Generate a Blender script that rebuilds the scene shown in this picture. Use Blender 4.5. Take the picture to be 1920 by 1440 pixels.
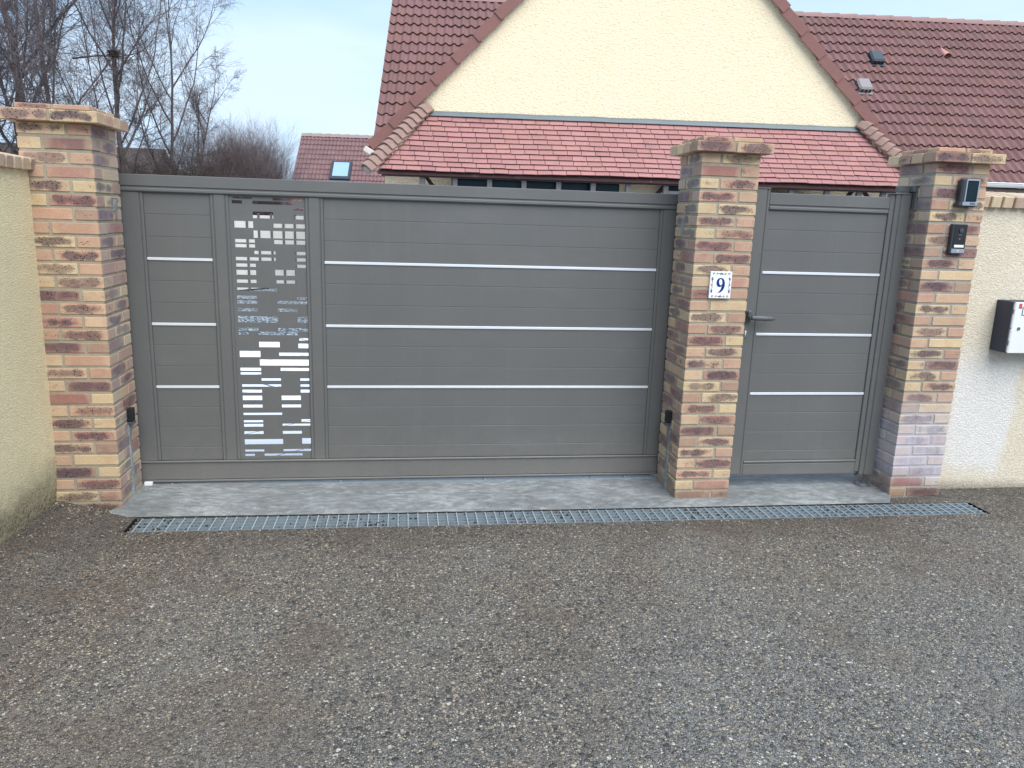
import bpy, bmesh, math, random
from mathutils import Vector, Matrix, noise

for o in list(bpy.data.objects):
    bpy.data.objects.remove(o)
SC = bpy.context.scene
COL = SC.collection

# ------------------------------------------------------------------ camera
CAM_POS = Vector((-1.5978, -4.106, 1.6377))
cr = Vector((0.9901, -0.1368, 0.0313)).normalized()
cf = Vector((0.1403, 0.9664, -0.2152)).normalized()
cu = cr.cross(cf).normalized()
cr = cf.cross(cu).normalized()
cam = bpy.data.cameras.new('camera')
co = bpy.data.objects.new('camera', cam)
COL.objects.link(co)
co.matrix_world = Matrix(((cr.x, cu.x, -cf.x, CAM_POS.x), (cr.y, cu.y, -cf.y, CAM_POS.y),
                          (cr.z, cu.z, -cf.z, CAM_POS.z), (0, 0, 0, 1)))
cam.sensor_fit = 'HORIZONTAL'
cam.sensor_width = 36.0
cam.lens = 36.0 * 1424.45 / 1920.0
cam.clip_start = 0.05
cam.clip_end = 2000
SC.camera = co

# ------------------------------------------------------------------ sky, sun, exposure
SUN_EL, SUN_AZ = math.radians(50), math.radians(160)     # azimuth clockwise from +Y
w = bpy.data.worlds.new('World')
SC.world = w
w.use_nodes = True
nt = w.node_tree
nt.nodes.clear()
N = nt.nodes.new
out = N('ShaderNodeOutputWorld')
bg = N('ShaderNodeBackground')
sky = N('ShaderNodeTexSky')
sky.sky_type = 'NISHITA'
sky.sun_disc = False
sky.sun_elevation = SUN_EL
sky.sun_rotation = SUN_AZ
sky.air_density = 1.0
sky.dust_density = 1.5
tc = N('ShaderNodeTexCoord')
mp = N('ShaderNodeMapping')
mp.inputs['Scale'].default_value = (1.0, 1.0, 4.5)
no = N('ShaderNodeTexNoise')
no.inputs['Scale'].default_value = 1.7
no.inputs['Detail'].default_value = 5
no.inputs['Roughness'].default_value = 0.5
rp = N('ShaderNodeValToRGB')
rp.color_ramp.elements[0].position = 0.36
rp.color_ramp.elements[0].color = (2.5, 4.0, 5.8, 1)
rp.color_ramp.elements[1].position = 0.66
rp.color_ramp.elements[1].color = (4.2, 5.2, 6.4, 1)
mx = N('ShaderNodeMix')
mx.data_type = 'RGBA'
mx.inputs[0].default_value = 0.9
nt.links.new(tc.outputs['Generated'], mp.inputs[0])
nt.links.new(mp.outputs[0], no.inputs['Vector'])
nt.links.new(no.outputs['Fac'], rp.inputs[0])
nt.links.new(sky.outputs[0], mx.inputs[6])
nt.links.new(rp.outputs[0], mx.inputs[7])
nt.links.new(mx.outputs[2], bg.inputs[0])
bg.inputs[1].default_value = 0.085
nt.links.new(bg.outputs[0], out.inputs[0])

sl = bpy.data.lights.new('sun', 'SUN')
sl.energy = 1.7
sl.angle = math.radians(55)
sl.color = (1.0, 0.965, 0.92)
so = bpy.data.objects.new('sun', sl)
COL.objects.link(so)
sd = Vector((math.sin(SUN_AZ) * math.cos(SUN_EL), math.cos(SUN_AZ) * math.cos(SUN_EL), math.sin(SUN_EL)))
so.rotation_euler = (-sd).to_track_quat('-Z', 'Y').to_euler()
SC.view_settings.view_transform = 'Standard'
SC.view_settings.look = 'None'
SC.view_settings.gamma = 1.0
SC.view_settings.exposure = 1.22

# ------------------------------------------------------------------ helpers
RND = random.Random(7)
def lin(r, g, b):
    f = lambda c: (c / 255 / 12.92) if c / 255 <= 0.04045 else ((c / 255 + 0.055) / 1.055) ** 2.4
    return (f(r), f(g), f(b))

class MB:
    """collects shapes, links them as ONE mesh object"""
    def __init__(s):
        s.v, s.f, s.col, s.loc, s.m = [], [], [], [], []
        s.smooth = False
    def add(s, vs, fs, col=(1, 1, 1, 1), loc=None, mi=0):
        n = len(s.v)
        s.v += [tuple(p) for p in vs]
        s.f += [tuple(i + n for i in f) for f in fs]
        s.m += [mi] * len(fs)
        s.col += [tuple(col)] * len(vs)
        s.loc += loc if loc else [(0, 0, 0)] * len(vs)
    def box(s, c, h, b=0.0, R=None, col=(1, 1, 1, 1), mi=0):
        """box at centre c, half sizes h, chamfer b, rotation R"""
        c = Vector(c)
        if b <= 0:
            vs, lc = [], []
            for sx in (-1, 1):
                for sy in (-1, 1):
                    for sz in (-1, 1):
                        vs.append(Vector((sx * h[0], sy * h[1], sz * h[2])))
                        lc.append((sx, sy, sz))
            fs = [(0, 1, 3, 2), (4, 6, 7, 5), (0, 4, 5, 1), (2, 3, 7, 6), (0, 2, 6, 4), (1, 5, 7, 3)]
        else:
            vs, lc, ix = [], [], {}
            S = (-1, 1)
            for sx in S:
                for sy in S:
                    for sz in S:
                        for a in range(3):
                            p = [sx * h[0], sy * h[1], sz * h[2]]
                            for k in range(3):
                                if k != a:
                                    p[k] -= (sx, sy, sz)[k] * b
                            ix[(sx, sy, sz, a)] = len(vs)
                            vs.append(Vector(p))
                            lc.append((p[0] / h[0], p[1] / h[1], p[2] / h[2]))
            fs = []
            def V(d, a):
                return ix[(d[0], d[1], d[2], a)]
            for a in range(3):
                o1, o2 = [k for k in range(3) if k != a]
                for sa in S:
                    q = []
                    for (p, r) in ((-1, -1), (1, -1), (1, 1), (-1, 1)):
                        d = [0, 0, 0]; d[a] = sa; d[o1] = p; d[o2] = r
                        q.append(V(d, a))
                    fs.append(tuple(q))
            for a, b2, t in ((0, 1, 2), (0, 2, 1), (1, 2, 0)):
                for sa in S:
                    for sb in S:
                        d1 = [0, 0, 0]; d1[a] = sa; d1[b2] = sb; d1[t] = -1
                        d2 = list(d1); d2[t] = 1
                        fs.append((V(d1, a), V(d2, a), V(d2, b2), V(d1, b2)))
            for sx in S:
                for sy in S:
                    for sz in S:
                        d = (sx, sy, sz)
                        fs.append((V(d, 0), V(d, 1), V(d, 2)))
        if R is not None:
            vs = [R @ p for p in vs]
        s.add([p + c for p in vs], fs, col, lc, mi)
    def bx(s, x0, x1, y0, y1, z0, z1, b=0.0, col=(1, 1, 1, 1), mi=0):
        s.box(((x0 + x1) / 2, (y0 + y1) / 2, (z0 + z1) / 2), (abs(x1 - x0) / 2, abs(y1 - y0) / 2, abs(z1 - z0) / 2), b, None, col, mi)
    def tube(s, pts, rad, n=8, cap=True, mi=0, col=(1, 1, 1, 1)):
        pts = [Vector(p) for p in pts]
        if not isinstance(rad, (list, tuple)):
            rad = [rad] * len(pts)
        rings = []
        up = Vector((0, 0, 1))
        d0 = (pts[1] - pts[0]).normalized()
        if abs(d0.z) > 0.9:
            up = Vector((1, 0, 0))
        a = d0.cross(up).normalized()
        vs = []
        for i, p in enumerate(pts):
            d = (pts[min(i + 1, len(pts) - 1)] - pts[max(i - 1, 0)]).normalized()
            a = (a - d * a.dot(d)).normalized()
            b = d.cross(a)
            for k in range(n):
                t = 2 * math.pi * k / n
                vs.append(p + (a * math.cos(t) + b * math.sin(t)) * rad[i])
        fs = []
        for i in range(len(pts) - 1):
            for k in range(n):
                fs.append((i * n + k, i * n + (k + 1) % n, (i + 1) * n + (k + 1) % n, (i + 1) * n + k))
        if cap:
            fs.append(tuple(range(n - 1, -1, -1)))
            fs.append(tuple((len(pts) - 1) * n + k for k in range(n)))
        s.add(vs, fs, col, None, mi)
    def prism(s, poly, y0, y1, axis='y', mi=0, col=(1, 1, 1, 1)):
        """poly: list of 2-D points; extruded along axis between y0 and y1"""
        n = len(poly)
        def P(a, b, t):
            return {'y': (a, t, b), 'x': (t, a, b), 'z': (a, b, t)}[axis]
        vs = [P(a, b, y0) for a, b in poly] + [P(a, b, y1) for a, b in poly]
        fs = [tuple(range(n)), tuple(range(2 * n - 1, n - 1, -1))]
        fs += [(i, i + n, (i + 1) % n + n, (i + 1) % n) for i in range(n)]
        s.add(vs, fs, col, None, mi)
    def build(s, name, mats, parent=None, smooth=False, recalc=True, M=None):
        me = bpy.data.meshes.new(name)
        vs = s.v if M is None else [tuple(M @ Vector(p)) for p in s.v]
        me.from_pydata(vs, [], s.f)
        if not isinstance(mats, (list, tuple)):
            mats = [mats]
        for m in mats:
            me.materials.append(m)
        me.polygons.foreach_set('material_index', s.m)
        ca = me.attributes.new('col', 'FLOAT_COLOR', 'POINT')
        ca.data.foreach_set('color', [x for c in s.col for x in (c if len(c) == 4 else (*c, 1))])
        la = me.attributes.new('loc', 'FLOAT_VECTOR', 'POINT')
        la.data.foreach_set('vector', [x for c in s.loc for x in c])
        if recalc:
            bm = bmesh.new(); bm.from_mesh(me)
            bmesh.ops.recalc_face_normals(bm, faces=bm.faces)
            bm.to_mesh(me); bm.free()
        if smooth:
            me.polygons.foreach_set('use_smooth', [True] * len(me.polygons))
        o = bpy.data.objects.new(name, me)
        COL.objects.link(o)
        if parent:
            o.parent = parent
            bpy.context.view_layer.update() if False else None
            # children are modelled in world coordinates: cancel the parent's own placement
            o.matrix_parent_inverse = pworld(parent).inverted()
        return o

def pworld(p):
    m = Matrix.LocRotScale(p.location, p.rotation_euler, p.scale)
    if p.parent:
        m = pworld(p.parent) @ p.matrix_parent_inverse @ m
    return m

def tag(o, label=None, cat=None, group=None, kind=None):
    if label: o['label'] = label
    if cat: o['category'] = cat
    if group: o['group'] = group
    if kind: o['kind'] = kind
    return o

def empty(name, loc, label, cat, group=None, rz=0):
    o = bpy.data.objects.new(name, None)
    o.empty_display_size = 0.1
    COL.objects.link(o)
    o.location = loc
    o.rotation_euler = (0, 0, rz)
    return tag(o, label, cat, group)

# ------------------------------------------------------------------ materials
def newmat(name):
    m = bpy.data.materials.new(name)
    m.use_nodes = True
    t = m.node_tree
    t.nodes.clear()
    o = t.nodes.new('ShaderNodeOutputMaterial')
    b = t.nodes.new('ShaderNodeBsdfPrincipled')
    t.links.new(b.outputs[0], o.inputs[0])
    return m, t, b
class G:
    """little node-graph helper"""
    def __init__(s, t): s.t = t
    def n(s, typ, **kw):
        x = s.t.nodes.new(typ)
        for k, v in kw.items():
            setattr(x, k, v)
        return x
    def put(s, sock, v):
        if v is None: return
        if isinstance(v, (int, float)): sock.default_value = v
        elif isinstance(v, (tuple, list)):
            if len(sock.default_value) == 4 and len(v) == 3: v = (*v, 1)
            sock.default_value = v
        else: s.t.links.new(v, sock)
    def math(s, op, a, b=None, c=None, clamp=False):
        x = s.n('ShaderNodeMath', operation=op, use_clamp=clamp)
        s.put(x.inputs[0], a); s.put(x.inputs[1], b)
        if c is not None: s.put(x.inputs[2], c)
        return x.outputs[0]
    def vmath(s, op, a, b=None):
        x = s.n('ShaderNodeVectorMath', operation=op)
        s.put(x.inputs[0], a); s.put(x.inputs[1], b)
        return x.outputs[0]
    def mix(s, f, a, b, mode='MIX'):
        x = s.n('ShaderNodeMix', data_type='RGBA', blend_type=mode)
        s.put(x.inputs[0], f); s.put(x.inputs[6], a); s.put(x.inputs[7], b)
        return x.outputs[2]
    def noise(s, vec, scale, detail=4, rough=0.5, dist=0.0):
        x = s.n('ShaderNodeTexNoise')
        s.put(x.inputs['Vector'], vec)
        x.inputs['Scale'].default_value = scale
        x.inputs['Detail'].default_value = detail
        x.inputs['Roughness'].default_value = rough
        x.inputs['Distortion'].default_value = dist
        return x.outputs['Fac']
    def vor(s, vec, scale, feature='F1', rnd=1.0):
        x = s.n('ShaderNodeTexVoronoi', feature=feature)
        s.put(x.inputs['Vector'], vec)
        x.inputs['Scale'].default_value = scale
        x.inputs['Randomness'].default_value = rnd
        return x
    def ramp(s, f, *st):
        x = s.n('ShaderNodeValToRGB')
        e = x.color_ramp.elements
        while len(e) < len(st): e.new(0.5)
        for i, (p, c) in enumerate(st):
            e[i].position = p
            e[i].color = (c, c, c, 1) if isinstance(c, (int, float)) else (*c, 1)
        s.put(x.inputs[0], f)
        return x.outputs[0]
    def sm(s, v, a, b):
        x = s.n('ShaderNodeMapRange', interpolation_type='SMOOTHSTEP')
        s.put(x.inputs[0], v); x.inputs[1].default_value = a; x.inputs[2].default_value = b
        return x.outputs[0]
    def sep(s, v):
        x = s.n('ShaderNodeSeparateXYZ'); s.put(x.inputs[0], v); return x.outputs
    def obj(s): return s.n('ShaderNodeTexCoord').outputs['Object']
    def pos(s): return s.n('ShaderNodeNewGeometry').outputs['Position']
    def attr(s, name): return s.n('ShaderNodeAttribute', attribute_name=name)
    def map(s, v, sc=(1, 1, 1), loc=(0, 0, 0), rot=(0, 0, 0)):
        x = s.n('ShaderNodeMapping'); s.put(x.inputs[0], v)
        x.inputs['Scale'].default_value = sc; x.inputs['Location'].default_value = loc
        x.inputs['Rotation'].default_value = rot
        return x.outputs[0]
    def bump(s, h, dist, strength=1.0, normal=None):
        x = s.n('ShaderNodeBump'); s.put(x.inputs['Height'], h)
        x.inputs['Distance'].default_value = dist; x.inputs['Strength'].default_value = strength
        if normal is not None: s.put(x.inputs['Normal'], normal)
        return x.outputs[0]

def plain(name, c, rough=0.5, metal=0.0, nz=0.06, sc=25, bump=0.0, spec=0.5, coat=0):
    m, t, b = newmat(name)
    g = G(t)
    n = g.noise(g.obj(), sc, 3)
    k = g.math('MULTIPLY_ADD', n, nz * 2, 1 - nz)
    g.put(b.inputs['Base Color'], g.mix(1.0, c, g.ramp(g.math('MULTIPLY', k, 0.5), (0, 0.0), (1, 2.0)) if False else g_rgb(g, k), 'MULTIPLY'))
    g.put(b.inputs['Roughness'], g.math('MULTIPLY_ADD', n, 0.12, rough - 0.06))
    b.inputs['Metallic'].default_value = metal
    b.inputs['Specular IOR Level'].default_value = spec
    if coat: b.inputs['Coat Weight'].default_value = coat
    if bump: g.put(b.inputs['Normal'], g.bump(g.noise(g.obj(), sc * 6, 2), bump))
    return m
def g_rgb(g, v):
    x = g.n('ShaderNodeCombineColor')
    for i in range(3): g.put(x.inputs[i], v)
    return x.outputs[0]

def mat_brick(name, veil=0.0, side=0.0):
    """col = brick colour, alpha = strength of the burnt patch; loc = place on the brick"""
    m, t, b = newmat(name)
    g = G(t)
    at = g.attr('col'); base = at.outputs['Color']; al = at.outputs['Alpha']
    lo = g.sep(g.attr('loc').outputs['Vector'])
    P = g.obj()
    n1 = g.noise(P, 24, 4, 0.6)
    u2 = g.math('POWER', g.math('MULTIPLY', g.math('ABSOLUTE', lo[0]), 1.06), 4.0)
    v2 = g.math('POWER', g.math('MULTIPLY', lo[2], 1.05), 2.0)
    body = g.math('SUBTRACT', 1.0, g.math('ADD', u2, v2))
    body = g.math('ADD', body, g.math('MULTIPLY', g.math('SUBTRACT', n1, 0.5), 1.4))
    gap = g.noise(g.map(P, (1, 1, 1)), 11, 1)
    body = g.math('ADD', body, g.math('MULTIPLY', g.math('SUBTRACT', gap, 0.46), 3.0))
    patch = g.math('MULTIPLY', g.sm(body, 0.05, 0.95), al, clamp=True)
    wide = g.math('MULTIPLY', g.sm(body, -0.55, 0.5), g.math('MULTIPLY_ADD', al, 1.0, 0.12), clamp=True)
    vo = g.vor(g.map(P, (1, 1, 1.25)), 110)
    rr = g.math('MULTIPLY_ADD', g.sep(vo.outputs['Color'])[0], 0.46, 0.0)
    dot = g.sm(g.math('SUBTRACT', vo.outputs['Distance'], rr), 0.05, -0.04)
    dot = g.math('MULTIPLY', dot, wide)
    grain = g.noise(P, 160, 3, 0.6)
    endf = g.math('MULTIPLY', g.sm(g.math('ADD', g.math('ABSOLUTE', lo[0]), g.math('MULTIPLY', g.math('SUBTRACT', g.noise(P, 9, 2), 0.5), 1.2)), 0.6, 1.0), 0.5)
    tint = g.mix(endf, base, g.mix(0.7, base, lin(206, 180, 136)))
    tint = g.mix(g.math('MULTIPLY', g.sm(g.noise(P, 10, 3), 0.45, 0.65), 0.5), tint, g.mix(0.6, base, lin(178, 128, 104)))
    tint = g.mix(1.0, tint, g_rgb(g, g.math('MULTIPLY_ADD', grain, 0.45, 0.78)), 'MULTIPLY')
    c = g.mix(g.math('MULTIPLY', patch, g.math('MULTIPLY_ADD', g.noise(P, 90, 4, 0.7), 0.9, 0.42), clamp=True), tint, lin(92, 72, 78))
    c = g.mix(g.math('MULTIPLY', dot, 0.9), c, lin(44, 32, 40))
    lime = g.math('MULTIPLY', g.sm(g.noise(P, 17, 5, 0.75), 0.52, 0.78), 0.45)
    c = g.mix(lime, c, lin(178, 166, 150))
    zd = g.math('ADD', g.sep(P)[2], g.math('MULTIPLY', g.math('SUBTRACT', g.noise(P, 9, 4, 0.7), 0.5), 0.16))
    c = g.mix(g.math('MULTIPLY', g.sm(zd, 0.14, 0.03), 0.55), c, lin(78, 62, 52))
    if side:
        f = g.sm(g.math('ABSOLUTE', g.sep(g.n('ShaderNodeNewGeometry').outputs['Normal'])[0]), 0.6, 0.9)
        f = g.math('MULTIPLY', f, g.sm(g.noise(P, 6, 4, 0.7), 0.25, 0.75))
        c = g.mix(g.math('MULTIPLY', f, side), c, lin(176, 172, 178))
    if veil:
        z = g.math('ADD', g.sep(P)[2], g.math('MULTIPLY', g.math('SUBTRACT', g.noise(P, 5, 3), 0.5), 0.22))
        f = g.math('MULTIPLY', g.sm(z, 0.04, 0.20), g.sm(z, 0.74, 0.34))
        f = g.math('MULTIPLY', f, g.math('MULTIPLY_ADD', g.noise(g.map(P, (40, 40, 8)), 1, 3), 0.9, 0.3), clamp=True)
        c = g.mix(g.math('MULTIPLY', f, veil), c, lin(196, 192, 204))
    hs = g.n('ShaderNodeHueSaturation'); hs.inputs['Saturation'].default_value = 0.86; hs.inputs['Value'].default_value = 0.96
    g.put(hs.inputs['Color'], c); c = hs.outputs['Color']
    g.put(b.inputs['Base Color'], c)
    b.inputs['Roughness'].default_value = 0.85
    h = g.math('ADD', g.math('MULTIPLY', grain, 0.5), g.math('MULTIPLY', g.noise(P, 40, 3), 0.8))
    h = g.math('SUBTRACT', h, g.math('MULTIPLY', dot, 0.5))
    g.put(b.inputs['Normal'], g.bump(h, 0.0022))
    return m

def mat_mortar(name, c, veil=0.0):
    m, t, b = newmat(name)
    g = G(t); P = g.obj()
    n = g.noise(P, 30, 5, 0.65)
    k = g.mix(n, tuple(x * 0.6 for x in c), tuple(x * 1.25 for x in c))
    if veil:
        z = g.math('ADD', g.sep(P)[2], g.math('MULTIPLY', g.math('SUBTRACT', g.noise(P, 5, 3), 0.5), 0.22))
        f = g.math('MULTIPLY', g.sm(z, 0.04, 0.20), g.sm(z, 0.74, 0.34))
        k = g.mix(g.math('MULTIPLY', f, veil), k, lin(190, 188, 200))
    g.put(b.inputs['Base Color'], k)
    b.inputs['Roughness'].default_value = 0.95
    g.put(b.inputs['Normal'], g.bump(g.noise(P, 130, 4, 0.7), 0.003))
    return m

def mat_render(name, c, sc=70, bd=0.004, dirt=None, patch=None, mottled=0.12, lines=False):
    m, t, b = newmat(name)
    g = G(t); P = g.obj()
    n = g.noise(P, 2.2, 5, 0.6)
    k = g.mix(1.0, c, g_rgb(g, g.math('MULTIPLY_ADD', n, mottled * 2, 1 - mottled)), 'MULTIPLY')
    blob = g.noise(g.map(P, (1, 1, 1.5)), sc, 2, 0.5, 0.6)
    pit = g.sm(blob, 0.42, 0.30)
    k = g.mix(g.math('MULTIPLY', pit, 0.35), k, tuple(x * 0.5 for x in c))
    z = g.sep(P)[2]
    if dirt:
        zz = g.math('ADD', z, g.math('MULTIPLY', g.math('SUBTRACT', g.noise(P, 3.5, 5, 0.7), 0.5), dirt[2]))
        f = g.sm(zz, dirt[1], dirt[0])
        f = g.math('MULTIPLY', f, g.math('MULTIPLY_ADD', g.noise(P, 60, 3), 1.1, 0.2), clamp=True)
        k = g.mix(g.math('MULTIPLY', f, dirt[4]), k, dirt[3])
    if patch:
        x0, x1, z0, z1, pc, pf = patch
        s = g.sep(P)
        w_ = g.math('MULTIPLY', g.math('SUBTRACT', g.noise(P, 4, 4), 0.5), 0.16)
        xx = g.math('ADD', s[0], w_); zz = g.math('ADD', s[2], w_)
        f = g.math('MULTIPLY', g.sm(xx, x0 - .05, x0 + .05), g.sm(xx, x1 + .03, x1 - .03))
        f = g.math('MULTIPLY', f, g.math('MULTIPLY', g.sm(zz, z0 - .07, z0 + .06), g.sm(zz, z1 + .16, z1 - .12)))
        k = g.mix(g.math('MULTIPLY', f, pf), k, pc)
    g.put(b.inputs['Base Color'], k)
    b.inputs['Roughness'].default_value = 0.95
    b.inputs['Specular IOR Level'].default_value = 0.2
    h = g.math('ADD', g.sm(blob, 0.3, 0.62), g.math('MULTIPLY', g.noise(P, sc * 3, 2), 0.25))
    g.put(b.inputs['Normal'], g.bump(h, bd))
    return m

def mat_paint(name, c):
    m, t, b = newmat(name)
    g = G(t); P = g.obj()
    n = g.noise(g.map(P, (1.2, 1.2, 0.5)), 1.5, 3)
    k = g.mix(n, tuple(x * 0.9 for x in c), tuple(x * 1.1 for x in c))
    drip = g.noise(g.map(P, (18, 18, 0.9)), 1, 4, 0.65)
    k = g.mix(g.math('MULTIPLY', g.sm(drip, 0.5, 0.8), 0.03), k, lin(170, 168, 160))
    zz = g.math('ADD', g.sep(P)[2], g.math('MULTIPLY', g.math('SUBTRACT', g.noise(g.map(P, (3, 3, 3)), 4, 5, 0.7), 0.5), 0.5))
    spl = g.math('MULTIPLY', g.sm(zz, 0.42, 0.02), g.math('MULTIPLY_ADD', g.noise(P, 90, 3, 0.7), 0.9, 0.05))
    k = g.mix(g.math('MULTIPLY', spl, 0.3), k, lin(150, 142, 130))
    dsm = g.math('MULTIPLY', g.sm(g.noise(g.map(P, (1, 1, 2.2)), 2.2, 5, 0.65), 0.5, 0.75), 0.08)
    k = g.mix(dsm, k, lin(140, 140, 140))
    g.put(b.inputs['Base Color'], k)
    g.put(b.inputs['Roughness'], g.math('MULTIPLY_ADD', g.noise(P, 5, 5, 0.6), 0.26, 0.24))
    b.inputs['Specular IOR Level'].default_value = 0.45
    g.put(b.inputs['Normal'], g.bump(g.math('ADD', g.math('MULTIPLY', g.noise(P, 3, 2), 6.0), g.noise(P, 900, 2)), 0.0003))
    return m

def mat_tile(name, spread=0.16, speck=0.5):
    m, t, b = newmat(name)
    g = G(t); P = g.obj()
    c = g.attr('col').outputs['Color']
    n = g.noise(P, 0.9, 4, 0.6)
    k = g.mix(1.0, c, g_rgb(g, g.math('MULTIPLY_ADD', n, spread * 2, 1 - spread)), 'MULTIPLY')
    st = g.noise(g.map(P, (9, 3, 3)), 1, 4, 0.7)
    k = g.mix(g.math('MULTIPLY', g.sm(st, 0.52, 0.75), 0.35), k, lin(110, 92, 92))
    gr = g.noise(P, 70, 3, 0.7)
    k = g.mix(1.0, k, g_rgb(g, g.math('MULTIPLY_ADD', gr, 0.5, 0.75)), 'MULTIPLY')
    vo = g.vor(P, 16)
    d = g.math('MULTIPLY', g.sm(vo.outputs['Distance'], 0.13, 0.06), g.sm(g.sep(vo.outputs['Color'])[1], 0.8, 0.85))
    k = g.mix(g.math('MULTIPLY', d, speck), k, lin(205, 198, 188))
    g.put(b.inputs['Base Color'], k)
    b.inputs['Roughness'].default_value = 0.8
    g.put(b.inputs['Normal'], g.bump(gr, 0.004))
    return m

def mat_asphalt(name):
    m, t, b = newmat(name)
    g = G(t); P = g.pos()
    s = g.sep(P)
    wp = g.map(P, (1, 1, 0.2))
    warp = g.n('ShaderNodeTexNoise'); g.put(warp.inputs['Vector'], wp); warp.inputs['Scale'].default_value = 60; warp.inputs['Detail'].default_value = 2
    wv = g.vmath('ADD', wp, g.vmath('MULTIPLY', g.vmath('SUBTRACT', warp.outputs['Color'], (.5, .5, .5)), (0.009, 0.009, 0)))
    big = g.noise(P, 0.55, 4, 0.55)
    med = g.noise(P, 2.6, 5, 0.65)
    fine = g.noise(P, 320, 4, 0.7)
    # matrix: brownish silt near the gate and left, blue grey elsewhere
    br = g.math('ADD', g.math('MULTIPLY', big, 1.1), g.math('MULTIPLY', med, 0.5))
    br = g.math('ADD', br, g.math('MULTIPLY', s[1], 0.17))
    br = g.math('ADD', br, 0.10)
    br = g.math('SUBTRACT', br, g.math('MULTIPLY', s[0], 0.085))
    fb = g.sm(br, 0.45, 0.92)
    mat_c = g.mix(fb, lin(120, 119, 118), lin(118, 106, 94))
    mat_c = g.mix(1.0, mat_c, g_rgb(g, g.math('MULTIPLY_ADD', fine, 1.1, 0.45)), 'MULTIPLY')
    h = g.math('MULTIPLY', fine, 0.3)
    c = mat_c
    for sc, th, seed, sat, top_ in ((165, 0.56, 3.7, 1.7, 0.93), (88, 0.54, 0.0, 1.35, 0.955), (50, 0.46, 9.1, 0.62, 0.975)):
        v = g.vor(g.vmath('ADD', wv, (seed, seed * 1.3, 0)), sc)
        rc = g.sep(v.outputs['Color'])
        on = g.sm(rc[0], 1 - sat * 0.6, 1 - sat * 0.6 + 0.02)
        rad = g.math('MULTIPLY_ADD', rc[1], th * 0.5, th * 0.6)
        e = g.math('SUBTRACT', v.outputs['Distance'], rad)
        st = g.math('MULTIPLY', g.sm(e, 0.05, -0.03), on)
        rim = g.math('MULTIPLY', g.sm(e, 0.16, 0.03), on)
        c = g.mix(g.math('MULTIPLY', rim, 0.7), c, lin(50, 46, 43))
        sc_ = g.ramp(rc[2], (0.0, lin(78, 78, 78)), (0.3, lin(122, 119, 115)), (0.60, lin(154, 150, 143)), (0.82, lin(172, 159, 142)),
                     (top_, lin(196, 182, 160)), (1.0, lin(230, 226, 218)))
        sc_ = g.mix(1.0, sc_, g_rgb(g, g.math('MULTIPLY_ADD', fine, 0.6, 0.7)), 'MULTIPLY')
        c = g.mix(g.math('MULTIPLY', st, 0.9), c, sc_)
        h = g.math('ADD', h, g.math('MULTIPLY', g.sm(e, 0.06, -0.18), on))
    # paler flare sheen painted in at random, then silt that fills the stones
    pale_sheen = g.sm(g.math('ADD', g.noise(g.map(P, (1, .6, 1), rot=(0, 0, .6)), 0.8, 6, 0.7), g.math('MULTIPLY', fine, 0.15)), 0.48, 0.80)
    c = g.mix(g.math('MULTIPLY', pale_sheen, 0.20), c, lin(160, 158, 152))
    silt = g.sm(g.math('ADD', g.noise(P, 1.3, 5, 0.6), g.math('MULTIPLY', fine, 0.10)), 0.54, 0.70)
    c = g.mix(g.math('MULTIPLY', silt, 0.55), c, g.mix(fb, lin(124, 122, 120), lin(112, 98, 86)))
    # darker brown towards the gate line, with a ragged edge
    da = g.math('ADD', s[1], g.math('MULTIPLY', g.math('SUBTRACT', g.noise(P, 3, 4), 0.5), 0.5))
    dk = g.math('MULTIPLY', g.sm(da, -0.75, -0.2), 0.30)
    c = g.mix(dk, c, lin(58, 48, 40))
    spots = g.sm(g.noise(P, 7, 3, 0.6), 0.68, 0.74)
    c = g.mix(g.math('MULTIPLY', spots, 0.35), c, lin(66, 64, 66))
    g.put(b.inputs['Base Color'], c)
    g.put(b.inputs['Roughness'], g.math('MULTIPLY_ADD', med, 0.25, 0.55))
    b.inputs['Specular IOR Level'].default_value = 0.35
    g.put(b.inputs['Normal'], g.bump(h, 0.007, 1.0))
    return m

def mat_concrete(name, c, sc=3.0, streak=True, bump=0.002):
    m, t, b = newmat(name)
    g = G(t); P = g.pos()
    n = g.noise(g.map(P, (1, 2.6, 1), rot=(0, 0, 0.35)), sc * 4.2, 8, 0.78, 0.5)
    n2 = g.noise(P, sc * 0.6, 3)
    f = g.math('ADD', g.math('MULTIPLY', n, 0.8), g.math('MULTIPLY', n2, 0.35))
    k = g.ramp(f, (0.46, tuple(x * 0.68 for x in c)), (0.58, c), (0.69, tuple(min(1, x * 1.6) for x in c)))
    sp = g.sm(g.vor(P, 45).outputs['Distance'], 0.10, 0.05)
    k = g.mix(g.math('MULTIPLY', sp, 0.35), k, tuple(x * 0.35 for x in c))
    g.put(b.inputs['Base Color'], k)
    g.put(b.inputs['Roughness'], g.math('MULTIPLY_ADD', n, 0.35, 0.42))
    g.put(b.inputs['Normal'], g.bump(g.math('ADD', n, g.math('MULTIPLY', g.noise(P, 120, 3), 0.4)), bump))
    return m

def mat_gravel(name):
    m, t, b = newmat(name)
    g = G(t); P = g.pos()
    v = g.vor(P, 26)
    rc = g.sep(v.outputs['Color'])
    k = g.ramp(rc[0], (0, lin(110, 122, 132)), (0.5, lin(160, 172, 182)), (1, lin(225, 230, 234)))
    k = g.mix(g.sm(v.outputs['Distance'], 0.35, 0.6), k, lin(60, 66, 72))
    g.put(b.inputs['Base Color'], k)
    b.inputs['Roughness'].default_value = 0.9
    g.put(b.inputs['Normal'], g.bump(g.math('SUBTRACT', 1.0, v.outputs['Distance']), 0.015))
    return m

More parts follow.
